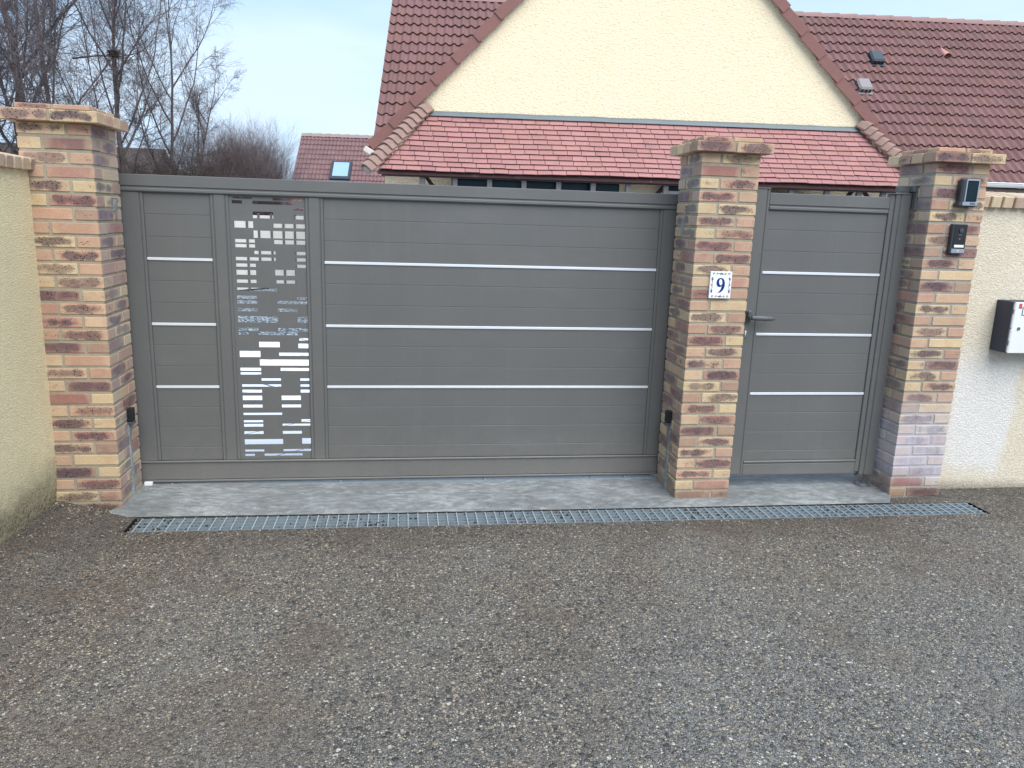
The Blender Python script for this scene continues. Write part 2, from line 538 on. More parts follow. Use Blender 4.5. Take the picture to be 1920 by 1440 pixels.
def mat_paving(name):
    m, t, b = newmat(name)
    g = G(t); P = g.pos()
    s = g.sep(g.map(P, (1, 1, 1), rot=(0, 0, math.radians(48))))
    def ln(v, p):
        f = g.math('ABSOLUTE', g.math('SUBTRACT', g.math('FRACT', g.math('DIVIDE', v, p)), 0.5))
        return g.sm(f, 0.489, 0.494)
    j = g.math('MAXIMUM', ln(s[0], 0.6), ln(s[1], 1.8))
    k = g.mix(g.noise(P, 3, 4), lin(232, 232, 238), lin(246, 246, 250))
    k = g.mix(j, k, lin(110, 110, 120))
    g.put(b.inputs['Base Color'], k)
    b.inputs['Roughness'].default_value = 0.6
    return m

def mat_bark(name, c1, c2):
    m, t, b = newmat(name)
    g = G(t); P = g.obj()
    g.put(b.inputs['Base Color'], g.mix(g.noise(g.map(P, (1, 1, 0.3)), 14, 5, 0.7), c1, c2))
    b.inputs['Roughness'].default_value = 0.95
    b.inputs['Specular IOR Level'].default_value = 0.2
    return m

M = {}
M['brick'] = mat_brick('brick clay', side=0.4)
M['brick_r'] = mat_brick('brick clay whitened low down', veil=0.85, side=0.45)  # whitish band mixed into the colour low on the shaft
M['coping'] = mat_brick('coping brick')
M['mortar'] = mat_mortar('mortar', lin(164, 155, 136))
M['mortar_r'] = mat_mortar('mortar whitened low down', lin(158, 152, 142), 0.7)
M['mortar_h'] = mat_mortar('hip mortar', lin(140, 132, 122))
M['render_house'] = mat_render('cream roughcast', lin(236, 220, 188), 36, 0.0036, mottled=0.04)
M['render_left'] = mat_render('yellow roughcast', lin(238, 222, 182), 115, 0.0030,
                              dirt=(0.12, 0.42, 0.36, lin(62, 62, 52), 0.9), mottled=0.12)
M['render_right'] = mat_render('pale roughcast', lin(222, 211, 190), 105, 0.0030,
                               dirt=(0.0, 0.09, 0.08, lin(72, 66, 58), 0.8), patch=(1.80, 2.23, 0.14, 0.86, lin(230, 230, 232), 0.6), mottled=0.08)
M['paint'] = mat_paint('grey gate lacquer', lin(99, 99, 98))
M['paint_d'] = plain('dark gap grey', lin(60, 62, 62), 0.6)
M['alu'] = plain('brushed aluminium', lin(226, 230, 236), 0.38, 0.35, 0.03, 8)
M['steel'] = plain('galvanised steel', lin(142, 154, 162), 0.5, 0.35, 0.22, 30, 0.0006)
M['black'] = plain('black plastic', (0.012, 0.013, 0.016), 0.4, 0, 0.1, 30)
M['glossblack'] = plain('gloss black', (0.005, 0.018, 0.026), 0.22, 0, 0.02, 10, spec=0.25)
M['anth'] = plain('anthracite housing', lin(52, 56, 64), 0.45, 0, 0.05, 20)
M['silver'] = plain('silver plastic', lin(160, 168, 178), 0.35, 0.5, 0.04, 15)
M['white'] = plain('white enamel', lin(226, 228, 230), 0.35, 0, 0.04, 6)
M['boxwhite'] = plain('worn white enamel', lin(222, 224, 222), 0.42, 0, 0.07, 5)
M['navy'] = plain('dark blue sheet metal', lin(48, 52, 68), 0.5, 0, 0.1, 12)
M['ceramic'] = plain('glazed tile', lin(232, 238, 246), 0.15, 0, 0.02, 10, coat=0.6)
M['blue'] = plain('cobalt glaze', lin(18, 48, 118), 0.2, 0, 0.05, 60)
M['indigo'] = plain('indigo glaze', lin(62, 78, 140), 0.25, 0, 0.1, 60)
M['yellow'] = plain('yellow glaze', lin(158, 126, 60), 0.25, 0, 0.1, 60)
M['red'] = plain('red sticker', lin(200, 70, 84), 0.4, 0, 0.05, 20)
M['roof'] = mat_tile('main roof tile', 0.12)
M['flat'] = mat_tile('flat tile', 0.10, 0.3)
M['verge'] = plain('verge tile', lin(126, 86, 80), 0.7, 0, 0.12, 9, 0.001)
M['hip'] = plain('hip tile', lin(150, 122, 112), 0.85, 0, 0.25, 14, 0.004)
M['zinc'] = plain('zinc flashing', lin(104, 114, 118), 0.5, 0.2, 0.15, 8)
M['wood_grey'] = plain('grey post', lin(96, 94, 94), 0.7, 0, 0.12, 12)
M['wood_dark'] = plain('dark brown timber', lin(48, 30, 26), 0.8, 0, 0.2, 12)
M['dark'] = plain('dark recess', lin(24, 22, 22), 0.9, 0, 0.2, 5)
M['concrete'] = mat_concrete('threshold concrete', lin(124, 127, 127))
M['groove'] = mat_concrete('grey filler', lin(132, 138, 138), 6)
M['asphalt'] = mat_asphalt('aggregate asphalt')
M['gravel'] = mat_gravel('blue gravel')
M['paving'] = mat_paving('pale paving')
M['soil'] = mat_concrete('far ground', lin(92, 96, 70), 0.5)
M['bark'] = mat_bark('bark', lin(72, 62, 62), lin(118, 108, 106))
M['twig'] = mat_bark('dark twigs', lin(88, 80, 83), lin(132, 122, 125))
M['twig_l'] = mat_bark('lilac grey twigs', lin(92, 80, 82), lin(136, 122, 122))
M['twig_b'] = mat_bark('bramble stems', lin(56, 48, 45), lin(88, 78, 72))
M['needle'] = mat_bark('evergreen sprays', lin(44, 46, 44), lin(78, 74, 72))
M['glass'] = plain('sky glass', lin(150, 180, 205), 0.06, 0.0, 0.02, 3, spec=1.0)
M['soffit'] = plain('soffit', lin(92, 80, 78), 0.8, 0, 0.05, 4)
M['pvc'] = plain('white gutter', lin(226, 226, 224), 0.3, 0, 0.03, 5)
M['fence_white'] = plain('white fence board', lin(228, 226, 224), 0.5, 0, 0.05, 3)

# ================================================================== SETTING
def zg(x, y):
    """height of the outside ground: rises to the left wall"""
    t = max(0.0, min(1.0, (-3.0 - x) / 0.5))
    z = 0.105 * t * (0.6 + 0.4 * t)
    r = max(0.0, min(1.0, (x - 1.42) / 0.35)) * max(0.0, min(1.0, (y + 0.12) / 0.12))
    return z + 0.012 * r
DS = -0.0085                                    # the drain runs slightly askew
DY0, DY1, DX0, DX1 = -0.072, -0.252, -3.02, 1.86
def dy(x): return DS * (x + 3.0)

def ground():
    xs = [-80, -30, -12, -6] + [-4.5 + 0.1 * i for i in range(0, 16)] + [DX0, -2.8, -2, -1, 0, 1, 1.3, 1.42, 1.5, 1.6, 1.7, 1.77, DX1, 2.0, 2.4, 3, 5, 8, 15, 40, 80]
    xs = sorted(set(round(x, 3) for x in xs))
    ys = [-80, -30, -12, -6, -4, -3, -2, -1.2, -0.8, -0.5, 'a', 'b', 0.0, 0.12, 0.3]
    V, F = [], []
    for y in ys:
        for x in xs:
            yy = DY1 + dy(x) if y == 'a' else DY0 + dy(x) if y == 'b' else y
            V.append((x, yy, zg(x, yy)))
    n = len(xs)
    for j in range(len(ys) - 1):
        for i in range(n - 1):
            if ys[j] == 'a' and xs[i] >= DX0 - 1e-6 and xs[i + 1] <= DX1 + 1e-6:
                continue
            F.append((j * n + i, j * n + i + 1, (j + 1) * n + i + 1, (j + 1) * n + i))
    mb = MB(); mb.add(V, F)
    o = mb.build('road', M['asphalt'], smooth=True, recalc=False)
    tag(o, kind='structure')
ground()
# drain channel below the grating
mb = MB()
for x0, x1 in ((DX0, DX1),):
    ya0, ya1 = DY1 + dy(x0), DY0 + dy(x0)
    yb0, yb1 = DY1 + dy(x1), DY0 + dy(x1)
    mb.add([(x0, ya0, 0), (x1, yb0, 0), (x1, yb0, -.12), (x0, ya0, -.12), (x0, ya1, 0.001), (x1, yb1, 0.001), (x1, yb1, -.12), (x0, ya1, -.12)],
           [(0, 1, 2, 3), (5, 4, 7, 6), (3, 2, 6, 7), (0, 3, 7, 4), (1, 5, 6, 2)])
tag(mb.build('drain_channel', M['dark'], recalc=False), kind='structure')
# threshold slab, slopes to the drain
mb = MB()
poly = [(-3.155, -0.045), (-3.10, -0.066), (1.36, -0.104), (1.40, -0.01), (1.74, 0.10), (1.74, 0.75), (-3.5, 0.75), (-3.5, 0.10), (-3.2, 0.02)]
top = []
for x, y in poly:
    top.append((x, y, (0.012 if y < -0.02 else 0.034)))
# split front strip from the flat part
A = [(-3.165, -0.03, 0.03), (-3.12, -0.062, 0.008), (-2.0, DY0 + dy(-2) + .002, 0.006), (-0.8, DY0 + dy(-.8) + .002, 0.006), (0.4, DY0 + dy(.4) + .002, 0.006), (1.33, DY0 + dy(1.33) + .002, 0.008), (1.41, 0.0, 0.018)]
B = [(-3.12, 0.02, 0.042), (-3.06, 0.0, 0.036), (-2.0, -0.01, 0.03), (-0.8, -0.012, 0.026), (0.4, -0.015, 0.024), (1.33, 0.0, 0.024), (1.42, 0.03, 0.026)]
Cc = [(-3.5, 0.8, 0.042), (-3.06, 0.8, 0.036), (-2.0, 0.8, 0.03), (-0.8, 0.8, 0.026), (0.4, 0.8, 0.024), (1.33, 0.8, 0.024), (1.8, 0.8, 0.024)]
vs = A + B + Cc
fs = [(i, i + 1, i + 8, i + 7) for i in range(6)] + [(i + 7, i + 8, i + 15, i + 14) for i in range(6)]
mb.add(vs, fs)
tag(mb.build('threshold', M['concrete'], recalc=False, smooth=True), kind='structure')
# inner yard
mb = MB(); mb.add([(-9, .3, -.004), (7, .3, -.004), (7, 6.0, -.004), (-9, 6.0, -.004)], [(0, 1, 2, 3)])
tag(mb.build('yard_paving', M['paving'], recalc=False), kind='structure')
mb = MB(); mb.add([(-40, .3, -.012), (40, .3, -.012), (40, 40, -.012), (-40, 40, -.012)], [(0, 1, 2, 3)])
tag(mb.build('gravel_yard', M['gravel'], recalc=False), kind='structure')
mb = MB(); mb.add([(-900, .3, -.03), (900, .3, -.03), (900, 1500, -.03), (-900, 1500, -.03)], [(0, 1, 2, 3)])
mb.add([(-900, -900, -.05), (900, -900, -.05), (900, .3, -.05), (-900, .3, -.05)], [(0, 1, 2, 3)])
tag(mb.build('ground', M['soil'], recalc=False), kind='structure')

# ================================================================== BRICK PILLARS
PAL = [(lin(204, 175, 126), 4), (lin(204, 174, 128), 3), (lin(188, 143, 112), 6), (lin(180, 128, 106), 5), (lin(158, 102, 88), 3),
       (lin(142, 100, 90), 4), (lin(194, 157, 122), 5)]
PALX = [c for c, n in PAL for _ in range(n)]
def bcol(rnd, plain_bias=0.25, light=1.0):
    c = rnd.choice(PALX)
    k = rnd.uniform(0.88, 1.1) * light
    a = 0.0 if rnd.random() < plain_bias else rnd.uniform(0.65, 1.0)
    return (c[0] * k, c[1] * k, c[2] * k, a)
CH = 0.067
W = 0.336
def pillar(name, label, x0, y0, ncour, seed, bm_, mm_, ztop, zb=0.0, flip=0):
    """x0,y0 = front left corner; ztop = height of the last body course's top"""
    rnd = random.Random(seed)
    root = empty(name, (x0 + W / 2, y0 + W / 2, 0), label, 'pillar', 'brick gate pillars')
    mb = MB()
    g = 0.0042
    mb.bx(x0 + g, x0 + W - g, y0 + g, y0 + W - g, zb - 0.05, ztop + 0.004, mi=1)
    a, s, j = 0.105, 0.218, 0.013
    hh = (CH - 0.0145) / 2
    for c in range(ncour):
        zt = ztop - c * CH - 0.001
        zc = zt - hh
        pats = [((0, s, 0, a), 0), ((s + j, W, 0, s), 1), ((W - s, W, s + j, W), 0), ((0, a, a + j, W), 1)]
        if (c + flip) % 2:
            pats = [((W - x1, W - x0_, y0_, y1), k) for (x0_, x1, y0_, y1), k in pats]
        for (xa, xb, ya, yb), k in pats:
            # long axis along local x
            L = max(xb - xa, yb - ya) / 2
            S = min(xb - xa, yb - ya) / 2
            off = rnd.uniform(-0.0016, 0.0016)
            R = Matrix.Rotation((math.pi / 2 if (yb - ya) > (xb - xa) else 0) + rnd.uniform(-.006, .006), 3, 'Z') @ Matrix.Rotation(rnd.uniform(-.006, .006), 3, 'Y')
            mb.box((x0 + (xa + xb) / 2 + off, y0 + (ya + yb) / 2 + rnd.uniform(-.0016, .0016), zc + rnd.uniform(-.001, .001)),
                   (L, S, hh + rnd.uniform(-.0012, .0008)), 0.0022, R, bcol(rnd, 0.2))
    mb.build('shaft', [bm_, mm_], root)
    # cap: projecting course and set-back top course
    mb = MB()
    ov = 0.05
    z0, z1 = ztop + 0.003, ztop + 0.003 + 0.054
    X0, X1, Y0, Y1 = x0 - ov, x0 + W + ov, y0 - ov, y0 + W + ov
    mb.bx(X0 + .008, X1 - .008, Y0 + .008, Y1 - .008, z0 + .003, z1, mi=1)
    q = (X1 - X0)
    zc, hz = (z0 + z1) / 2, (z1 - z0) / 2
    d = 0.105
    for i in range(2):
        L = (q - 0.012) / 4
        for sy in (0, 1):
            cx = X0 + L + i * (2 * L + 0.012)
            cy = Y0 + d / 2 if sy == 0 else Y1 - d / 2
            mb.box((cx, cy, zc + rnd.uniform(-.001, .001)), (L, d / 2, hz), 0.003, Matrix.Rotation(rnd.uniform(-.008, .008), 3, 'Z'), bcol(rnd, 0.15))
    inner = q - 2 * d - 0.024
    for i in range(2):
        L = (inner - 0.012) / 4
        for sx in (0, 1):
            cy = Y0 + d + 0.012 + L + i * (2 * L + 0.012)
            cx = X0 + d / 2 if sx == 0 else X1 - d / 2
            mb.box((cx, cy, zc), (d / 2, L, hz), 0.003, None, bcol(rnd, 0.3))
    z0, z1 = z1 + 0.006, z1 + 0.029
    mb.bx(x0 + .006, x0 + W - .006, y0 + .006, y0 + W - .006, z0 - .006, z1 - .002, mi=1)
    L = (W - 0.012) / 4
    zc, hz = (z0 + z1) / 2, (z1 - z0) / 2
    for i in range(2):
        for k in range(3):
            cx = x0 + L + i * (2 * L + 0.012)
            cy = y0 + 0.052 + k * 0.116
            mb.box((cx, cy, zc), (L, 0.052, hz), 0.003, None, bcol(rnd, 0.7))
    mb.build('cap', [M['coping'], mm_], root)
    return root
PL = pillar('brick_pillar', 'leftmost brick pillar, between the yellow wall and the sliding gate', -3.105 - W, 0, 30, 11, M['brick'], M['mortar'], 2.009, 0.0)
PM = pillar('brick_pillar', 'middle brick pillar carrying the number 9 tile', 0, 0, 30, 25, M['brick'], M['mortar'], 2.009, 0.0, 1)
PR = pillar('brick_pillar', 'rightmost brick pillar with two intercom boxes and whitish bricks at its foot', 1.386, -0.01, 30, 38, M['brick_r'], M['mortar_r'], 2.009, 0.0, 0)
# filled cable grooves on the inner sides of two pillars
for (root, sx, xx, ya, yb) in ((PL, 1, -3.105, 0.175, 0.208), (PM, -1, 0.0, 0.150, 0.180)):
    mb = MB()
    mb.bx(xx - 0.006, xx + 0.006, ya, yb, 0.02, 0.47, 0.002)
    mb.build('cable_groove', M['groove'], root)
    mb = MB()
    mb.bx(xx - 0.004, xx + 0.0035, ya + 0.05, yb + 0.06, 1.60, 1.66, 0.001)
    mb.bx(xx - 0.004, xx + 0.0030, ya + 0.06, yb + 0.052, 1.56, 1.603, 0.001)
    mb.build('filler_patch', M['groove'], root)

# ================================================================== BOUNDARY WALLS
def coping(mb, n, pitch, org, along, back, hf, hw, rnd, tilt, L=0.115):
    """row of bricks on end over a wall: org = front lower start corner"""
    org, along, back = Vector(org), Vector(along), Vector(back)
    ct, st = math.cos(tilt), math.sin(tilt)
    bk = back * ct + Vector((0, 0, 1)) * st
    up = Vector((0, 0, 1)) * ct - back * st
    for i in range(n):
        R = Matrix((along, bk, up)).transposed()
        c = org + along * (pitch * (i + 0.5)) + bk * L + up * hf
        c += Vector((0, 0, rnd.uniform(-.0015, .0015)))
        q = bcol(rnd, 0.8, 1.0); e = lin(206, 188, 158)
        mb.box(c, (hw, L, hf), 0.004, R, (q[0] * .45 + e[0] * .55, q[1] * .45 + e[1] * .55, q[2] * .45 + e[2] * .55, q[3] * .5))
rnd = random.Random(5)
LW = empty('boundary_wall', (-3.55, -3, 0), 'yellow roughcast wall running towards the camera, mossy at its foot', 'wall')
mb = MB()
mb.add([(-3.46, -9, -.1), (-3.43, -9, 0.1), (-3.415, -9, 0.25), (-3.405, -9, 1.785), (-3.66, -9, 1.82), (-3.66, -9, -.1),
        (-3.46, .22, -.1), (-3.43, .22, 0.1), (-3.415, .22, 0.25), (-3.405, .22, 1.785), (-3.66, .22, 1.82), (-3.66, .22, -.1)],
       [(0, 1, 7, 6), (1, 2, 8, 7), (2, 3, 9, 8), (3, 4, 10, 9), (4, 5, 11, 10), (5, 4, 3, 2, 1, 0), (6, 7, 8, 9, 10, 11)])
mb.build('wall_face', M['render_left'], LW)
mb = MB()
coping(mb, 118, 0.0765, (-3.378, 0.03 - 118 * 0.0765, 1.783), (0, 1, 0), (-1, 0, 0), 0.029, 0.032, rnd, math.radians(9), 0.13)
mb.box((-3.51, -4.48, 1.832), (0.118, 4.50, 0.022), 0, Matrix.Rotation(math.radians(9), 3, 'Y'), mi=1)
mb.build('coping', [M['coping'], M['mortar']], LW)
RW = empty('boundary_wall', (3.5, 0.2, 0), 'pale roughcast wall right of the last pillar, behind the letterbox', 'wall')
mb = MB()
mb.bx(1.70, 14, 0.10, 0.30, -0.1, 1.80)
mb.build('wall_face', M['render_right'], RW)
mb = MB()
coping(mb, 150, 0.0775, (1.742, 0.065, 1.776), (1, 0, 0), (0, 1, 0), 0.033, 0.0315, rnd, math.radians(8.5), 0.14)
mb.box((1.74 + 5.8, 0.206, 1.829), (5.8, 0.128, 0.027), 0, Matrix.Rotation(math.radians(8.5), 3, 'X'), mi=1)
mb.build('coping', [M['coping'], M['mortar']], RW)

# ================================================================== SLIDING GATE
P_ = M['paint']
def rail_profile(mb, x0, x1, yf, z0, z1, lip_low=True):
    """horizontal rail: main face, groove, rounded bead"""
    if lip_low:
        mb.bx(x0, x1, yf, yf + .05, z0 + .030, z1, .003)
        mb.bx(x0, x1, yf + .006, yf + .048, z0 + .020, z0 + .030)
        mb.bx(x0, x1, yf - .004, yf + .046, z0, z0 + .022, .006)
    else:
        mb.bx(x0, x1, yf, yf + .05, z0, z1 - .020, .003)
        mb.bx(x0, x1, yf + .006, yf + .048, z1 - .020, z1 - .014)
        mb.bx(x0, x1, yf - .004, yf + .046, z1 - .014, z1, .004)
def stile(mb, x0, x1, yf, z0, z1, bead=1, bw=.017):
    """vertical member with a bead on its right (1) or left (-1) edge, or both (0)"""
    a, b = (x0 + (bw + .003 if bead in (-1, 0) else 0)), (x1 - (bw + .003 if bead in (1, 0) else 0))
    mb.bx(a, b, yf, yf + .046, z0, z1, .003)
    if bead in (1, 0):
        mb.bx(b, b + .003, yf + .006, yf + .044, z0, z1)
        mb.bx(x1 - bw, x1, yf + .002, yf + .042, z0, z1, .004)
    if bead in (-1, 0):
        mb.bx(a - .003, a, yf + .006, yf + .044, z0, z1)
        mb.bx(x0, x0 + bw, yf + .002, yf + .042, z0, z1, .004)
def slats(mb, x0, x1, yf, zs):
    """infill boards between z levels, each with a V groove at its joint"""
    for a, b in zip(zs[:-1], zs[1:]):
        mb.bx(x0, x1, yf, yf + .022, a + .0004, b - .0004, .0022)
    mb.bx(x0 + .001, x1 - .001, yf + .0016, yf + .019, zs[0] + .001, zs[-1] - .001)
GZ = [0.176, 0.257, 0.378, 0.499, 0.6205, 0.741, 0.863, 0.984, 1.105, 1.227, 1.348, 1.469, 1.590, 1.708]
SG = empty('sliding_gate', (-1.55, 0.39, 0.04), 'wide grey aluminium sliding gate with a cut-out panel and silver strips', 'gate')
YG = 0.37
mb = MB(); rail_profile(mb, -3.36, 0.30, YG - .004, 1.706, 1.798); mb.build('top_rail', P_, SG)
mb = MB(); mb.bx(-3.36, 0.30, YG + .002, YG + .05, 0.060, 0.178, .003); mb.bx(-3.36, 0.30, YG - .006, YG + .046, 0.165, 0.178, .004)
mb.bx(-3.36, .30, YG - .002, YG + .04, .046, .0585, .003); mb.build('bottom_rail', P_, SG)
for x0, x1, bd in ((-3.16, -3.006, 1), (-2.658, -2.560, 0), (-2.150, -2.050, 0), (-0.085, 0.06, -1)):
    mb = MB(); stile(mb, x0, x1, YG, 0.178, 1.706, bd); mb.build('stile', P_, SG)
for x0, x1 in ((-3.006, -2.658), (-2.050, -0.085)):
    mb = MB(); slats(mb, x0, x1, YG + .012, GZ); mb.build('infill_panel', P_, SG)
    for z in (0.6205, 0.984, 1.348):
        mb = MB(); mb.bx(x0 + .001, x1 - .001, YG + .006, YG + .012, z - .0075, z + .0075, .0015); mb.build('silver_strip', M['alu'], SG)

# cut-out sheet
def py(x, y, Yp):
    d = cf + cr * ((x - 960) / 1424.45) - cu * ((y - 720) / 1424.45)
    t = (Yp - CAM_POS.y) / d.y
    return CAM_POS + d * t
R1 = [(180,145,370,168),(568,150,868,187),(178,185,275,212),(375,192,765,222),(768,258,868,284),(378,290,577,357),(770,320,873,370),(188,382,387,450),
 (580,412,880,450),(388,478,882,553),(197,560,396,592),(586,570,885,607),(200,605,397,637),(398,672,595,705),(785,682,890,713),(206,730,598,767),
 (788,745,893,776),(208,790,406,823),(793,805,896,836),(212,852,411,900),(600,858,796,908),(218,947,414,977),(605,955,800,987),(222,1025,607,1057),
 (227,1100,420,1132),(807,1115,907,1144),(230,1145,423,1174),(616,1152,909,1186),(236,1224,428,1252),(620,1230,811,1258),(240,1300,626,1363),(815,1307,915,1368)]
R2 = [(246,72,437,102),(628,77,917,108),(248,115,345,142),(440,115,820,147),(822,170,920,199),(443,208,637,268),(822,228,926,272),(256,297,452,357),
 (638,316,929,345),(452,382,931,442),(265,462,459,488),(646,463,934,491),(267,503,461,530),(461,560,652,588),(836,560,936,588),(275,617,654,643),
 (837,617,940,643),(276,674,468,700),(840,674,941,700),(280,730,472,774),(657,730,844,772),(285,818,476,846),(659,816,847,843),(289,890,665,916),
 (848,957,948,983),(292,963,482,989),(668,998,951,1024),(294,1002,484,1029),(298,1074,487,1101),(670,1068,855,1096),(303,1144,677,1201),(856,1138,955,1194),
 (307,1247,493,1273),(677,1239,957,1266),(308,1287,403,1313),(494,1283,862,1310)]
YL = YG + .012
holes = []
for R_, oy in ((R1, 340), (R2, 600)):
    for x0, y0, x1, y1 in R_:
        a = py(400 + x0 / 5.141, oy + y0 / 5.141, YL); b = py(400 + x1 / 5.141, oy + y1 / 5.141, YL)
        c = py(400 + x1 / 5.141, oy + y0 / 5.141, YL); d = py(400 + x0 / 5.141, oy + y1 / 5.141, YL)
        hx0, hx1 = (a.x + d.x) / 2, (b.x + c.x) / 2
        zc, hz = (a.z + b.z) / 2, (y1 - y0) / 5.141 / 340.0 / 2
        # drawn widths snap to a 45 mm raster
        holes.append((round((hx0 + 2.5) / .0055) * .0055 - 2.5, round((hx1 + 2.5) / .0055) * .0055 - 2.5, round((zc - hz) / .0045) * .0045, round((zc + hz) / .0045) * .0045))
LX0, LX1, LZ0, LZ1 = -2.560, -2.150, 0.178, 1.706
holes = [(max(a, LX0 + .012), min(b, LX1 - .002), c, min(d, LZ1 - .008)) for a, b, c, d in holes]
xs = sorted({LX0, LX1} | {h[0] for h in holes} | {h[1] for h in holes})
zs = sorted({LZ0, LZ1} | {h[2] for h in holes} | {h[3] for h in holes})
bm = bmesh.new()
vg = {}
def vv(i, j):
    if (i, j) not in vg: vg[(i, j)] = bm.verts.new((xs[i], YL, zs[j]))
    return vg[(i, j)]
for i in range(len(xs) - 1):
    for j in range(len(zs) - 1):
        cx, cz = (xs[i] + xs[i + 1]) / 2, (zs[j] + zs[j + 1]) / 2
        if any(a < cx < b and c < cz < d for a, b, c, d in holes): continue
        bm.faces.new((vv(i, j), vv(i + 1, j), vv(i + 1, j + 1), vv(i, j + 1)))
ext = bmesh.ops.extrude_face_region(bm, geom=bm.faces[:])
bmesh.ops.translate(bm, verts=[v for v in ext['geom'] if isinstance(v, bmesh.types.BMVert)], vec=(0, 0.004, 0))
bmesh.ops.recalc_face_normals(bm, faces=bm.faces)
me = bpy.data.meshes.new('cut_out_panel'); bm.to_mesh(me); bm.free(); me.materials.append(P_)
o = bpy.data.objects.new('cut_out_panel', me); COL.objects.link(o); o.parent = SG; o.matrix_parent_inverse = pworld(SG).inverted()

# ground track and end stop
mb = MB()
mb.bx(-3.3, -0.02, YG + .014, YG + .026, .03, .040, .002)
mb.bx(-3.3, -0.02, YG - .02, YG + .055, .024, .033)
for x in (-2.95, -1.98, -1.1, -0.42, -0.2):
    mb.tube([(x, YG - .008, .03), (x, YG - .008, .042)], .008, 8)
tag(mb.build('gate_track', M['steel']), 'steel floor track with bolt heads under the sliding gate', 'track')
mb = MB(); mb.bx(-3.10, -3.055, YG - .03, YG - .008, .036, .058, .003)
tag(mb.build('end_stop', M['white']), 'small white block at the left end of the gate track', 'end stop')

# ================================================================== SWING GATE
YS = 0.15
WG = empty('swing_gate', (0.86, 0.17, 0.1), 'narrow grey pedestrian gate between the middle and right pillars', 'gate')
mb = MB(); stile(mb, .352, .487, YS, .113, 1.838, 1); mb.bx(.350, .489, YS - .003, YS + .05, 1.838, 1.845, .002); mb.build('post', P_, WG)
mb = MB(); stile(mb, 1.270, 1.366, YS - .006, .100, 1.838, -1, .030)
mb.bx(1.240, 1.270, YS + .004, YS + .044, .12, 1.836, .003)
mb.bx(1.235, 1.369, YS - .01, YS + .05, 1.836, 1.842, .002); mb.build('post', P_, WG)
mb = MB(); rail_profile(mb, .4875, 1.2395, YS + .004, 1.721, 1.818); mb.build('top_rail', P_, WG)
mb = MB(); rail_profile(mb, .4875, 1.2395, YS + .004, .108, .200, False); mb.bx(.4875, 1.2395, YS + .006, YS + .01, .108, .112); mb.build('bottom_rail', P_, WG)
SZ = [0.200, 0.264, 0.3865, 0.509, 0.631, 0.753, 0.876, 0.998, 1.120, 1.243, 1.365, 1.487, 1.610, 1.721]
mb = MB(); slats(mb, .4875, 1.2395, YS + .014, SZ); mb.build('infill_panel', P_, WG)
for z in (.628, .995, 1.362):
    mb = MB(); mb.bx(.489, 1.238, YS + .008, YS + .014, z - .0075, z + .0075, .0015); mb.build('silver_strip', M['alu'], WG)
mb = MB(); mb.bx(.404, .438, YS - .008, YS, 1.068, 1.140, .003); mb.bx(.410, .436, YS - .030, YS - .008, 1.082, 1.136, .004)
mb.tube([(.423, YS - .01, 1.100), (.423, YS - .052, 1.100)], .011, 12)
mb.tube([(.423, YS - .052, 1.100), (.45, YS - .056, 1.100), (.50, YS - .056, 1.0985), (.54, YS - .055, 1.0975), (.563, YS - .054, 1.097), (.570, YS - .054, 1.097)],
        [.0125, .0150, .0160, .0135, .0085, .0025], 14)
mb.build('handle', M['paint_d2'] if 'paint_d2' in M else plain('grey handle', lin(84, 86, 88), 0.35), WG, smooth=False)
esc = MB(); esc.bx(.398, .428, YS - .005, YS, .970, 1.034, .002); e_ = esc.build('lock_plate', P_, WG)
mb = MB(); mb.tube([(.413, YS - .010, 1.012), (.413, YS - .004, 1.012)], .0065, 12); mb.bx(.4095, .4165, YS - .0095, YS - .004, .990, 1.008, .001)
mb.build('lock_cylinder', M['alu'], e_)
# upper hinge bracket on the right pillar, lower pivot
mb = MB()
mb.bx(1.288, 1.392, YS + .010, YS + .046, 1.850, 1.886, .003)
mb.bx(1.3595, 1.392, YS - .03, YS + .0095, 1.852, 1.888, .003)
mb.bx(1.377, 1.392, YS - .034, YS + .046, 1.746, 1.8515, .003)
mb.build('hinge_bracket', P_, WG)
mb = MB()
mb.tube([(1.325, YS + .02, .03), (1.325, YS + .02, .100)], .006, 10)
mb.tube([(1.318, YS + .02, .025), (1.318, YS + .02, .033), (1.318, YS + .02, .041)], [.048, .046, .036], 20)
mb.tube([(1.325, YS + .02, .041), (1.325, YS + .02, .050)], .016, 12)
mb.bx(1.262, 1.30, YS + .0, YS + .04, .086, .0995, .003)
mb.build('floor_pivot', plain('pivot steel', lin(96, 98, 102), 0.45, 0.3), WG)

# ================================================================== SMALL OBJECTS ON THE PILLARS
# house number tile
NT = empty('house_number_tile', (0.164, 0, 1.298), 'white glazed tile reading 9 in blue, on the middle pillar', 'house number')
TX0, TX1, TZ0, TZ1, TY = 0.1005, 0.2275, 1.2225, 1.3735, -0.0135
mb = MB(); mb.bx(TX0, TX1, TY, -0.0005, TZ0, TZ1, .0018); mb.build('tile', M['ceramic'], NT)
tw, th = TX1 - TX0, TZ1 - TZ0
def tp(px, pz):       # zoomed photo pixels on the tile to tile coordinates (sheared view)
    z = (1110 - pz) / (1110 - 305)
    xl = 455 + (530 - 455) * z; xr = 1105 + (1180 - 1105) * z
    return TX0 + (px - xl) / (xr - xl) * tw, TZ0 + z * th
nine = [(718, 943), (790, 932), (850, 895), (900, 835), (932, 765), (946, 690), (945, 620), (930, 560), (902, 520), (866, 500), (822, 494), (780, 502),
        (738, 530), (708, 575), (694, 630), (694, 680), (706, 722), (732, 752), (768, 766), (808, 764), (842, 742), (846, 745), (832, 800), (806, 850), (768, 900), (718, 938)]
mb = MB()
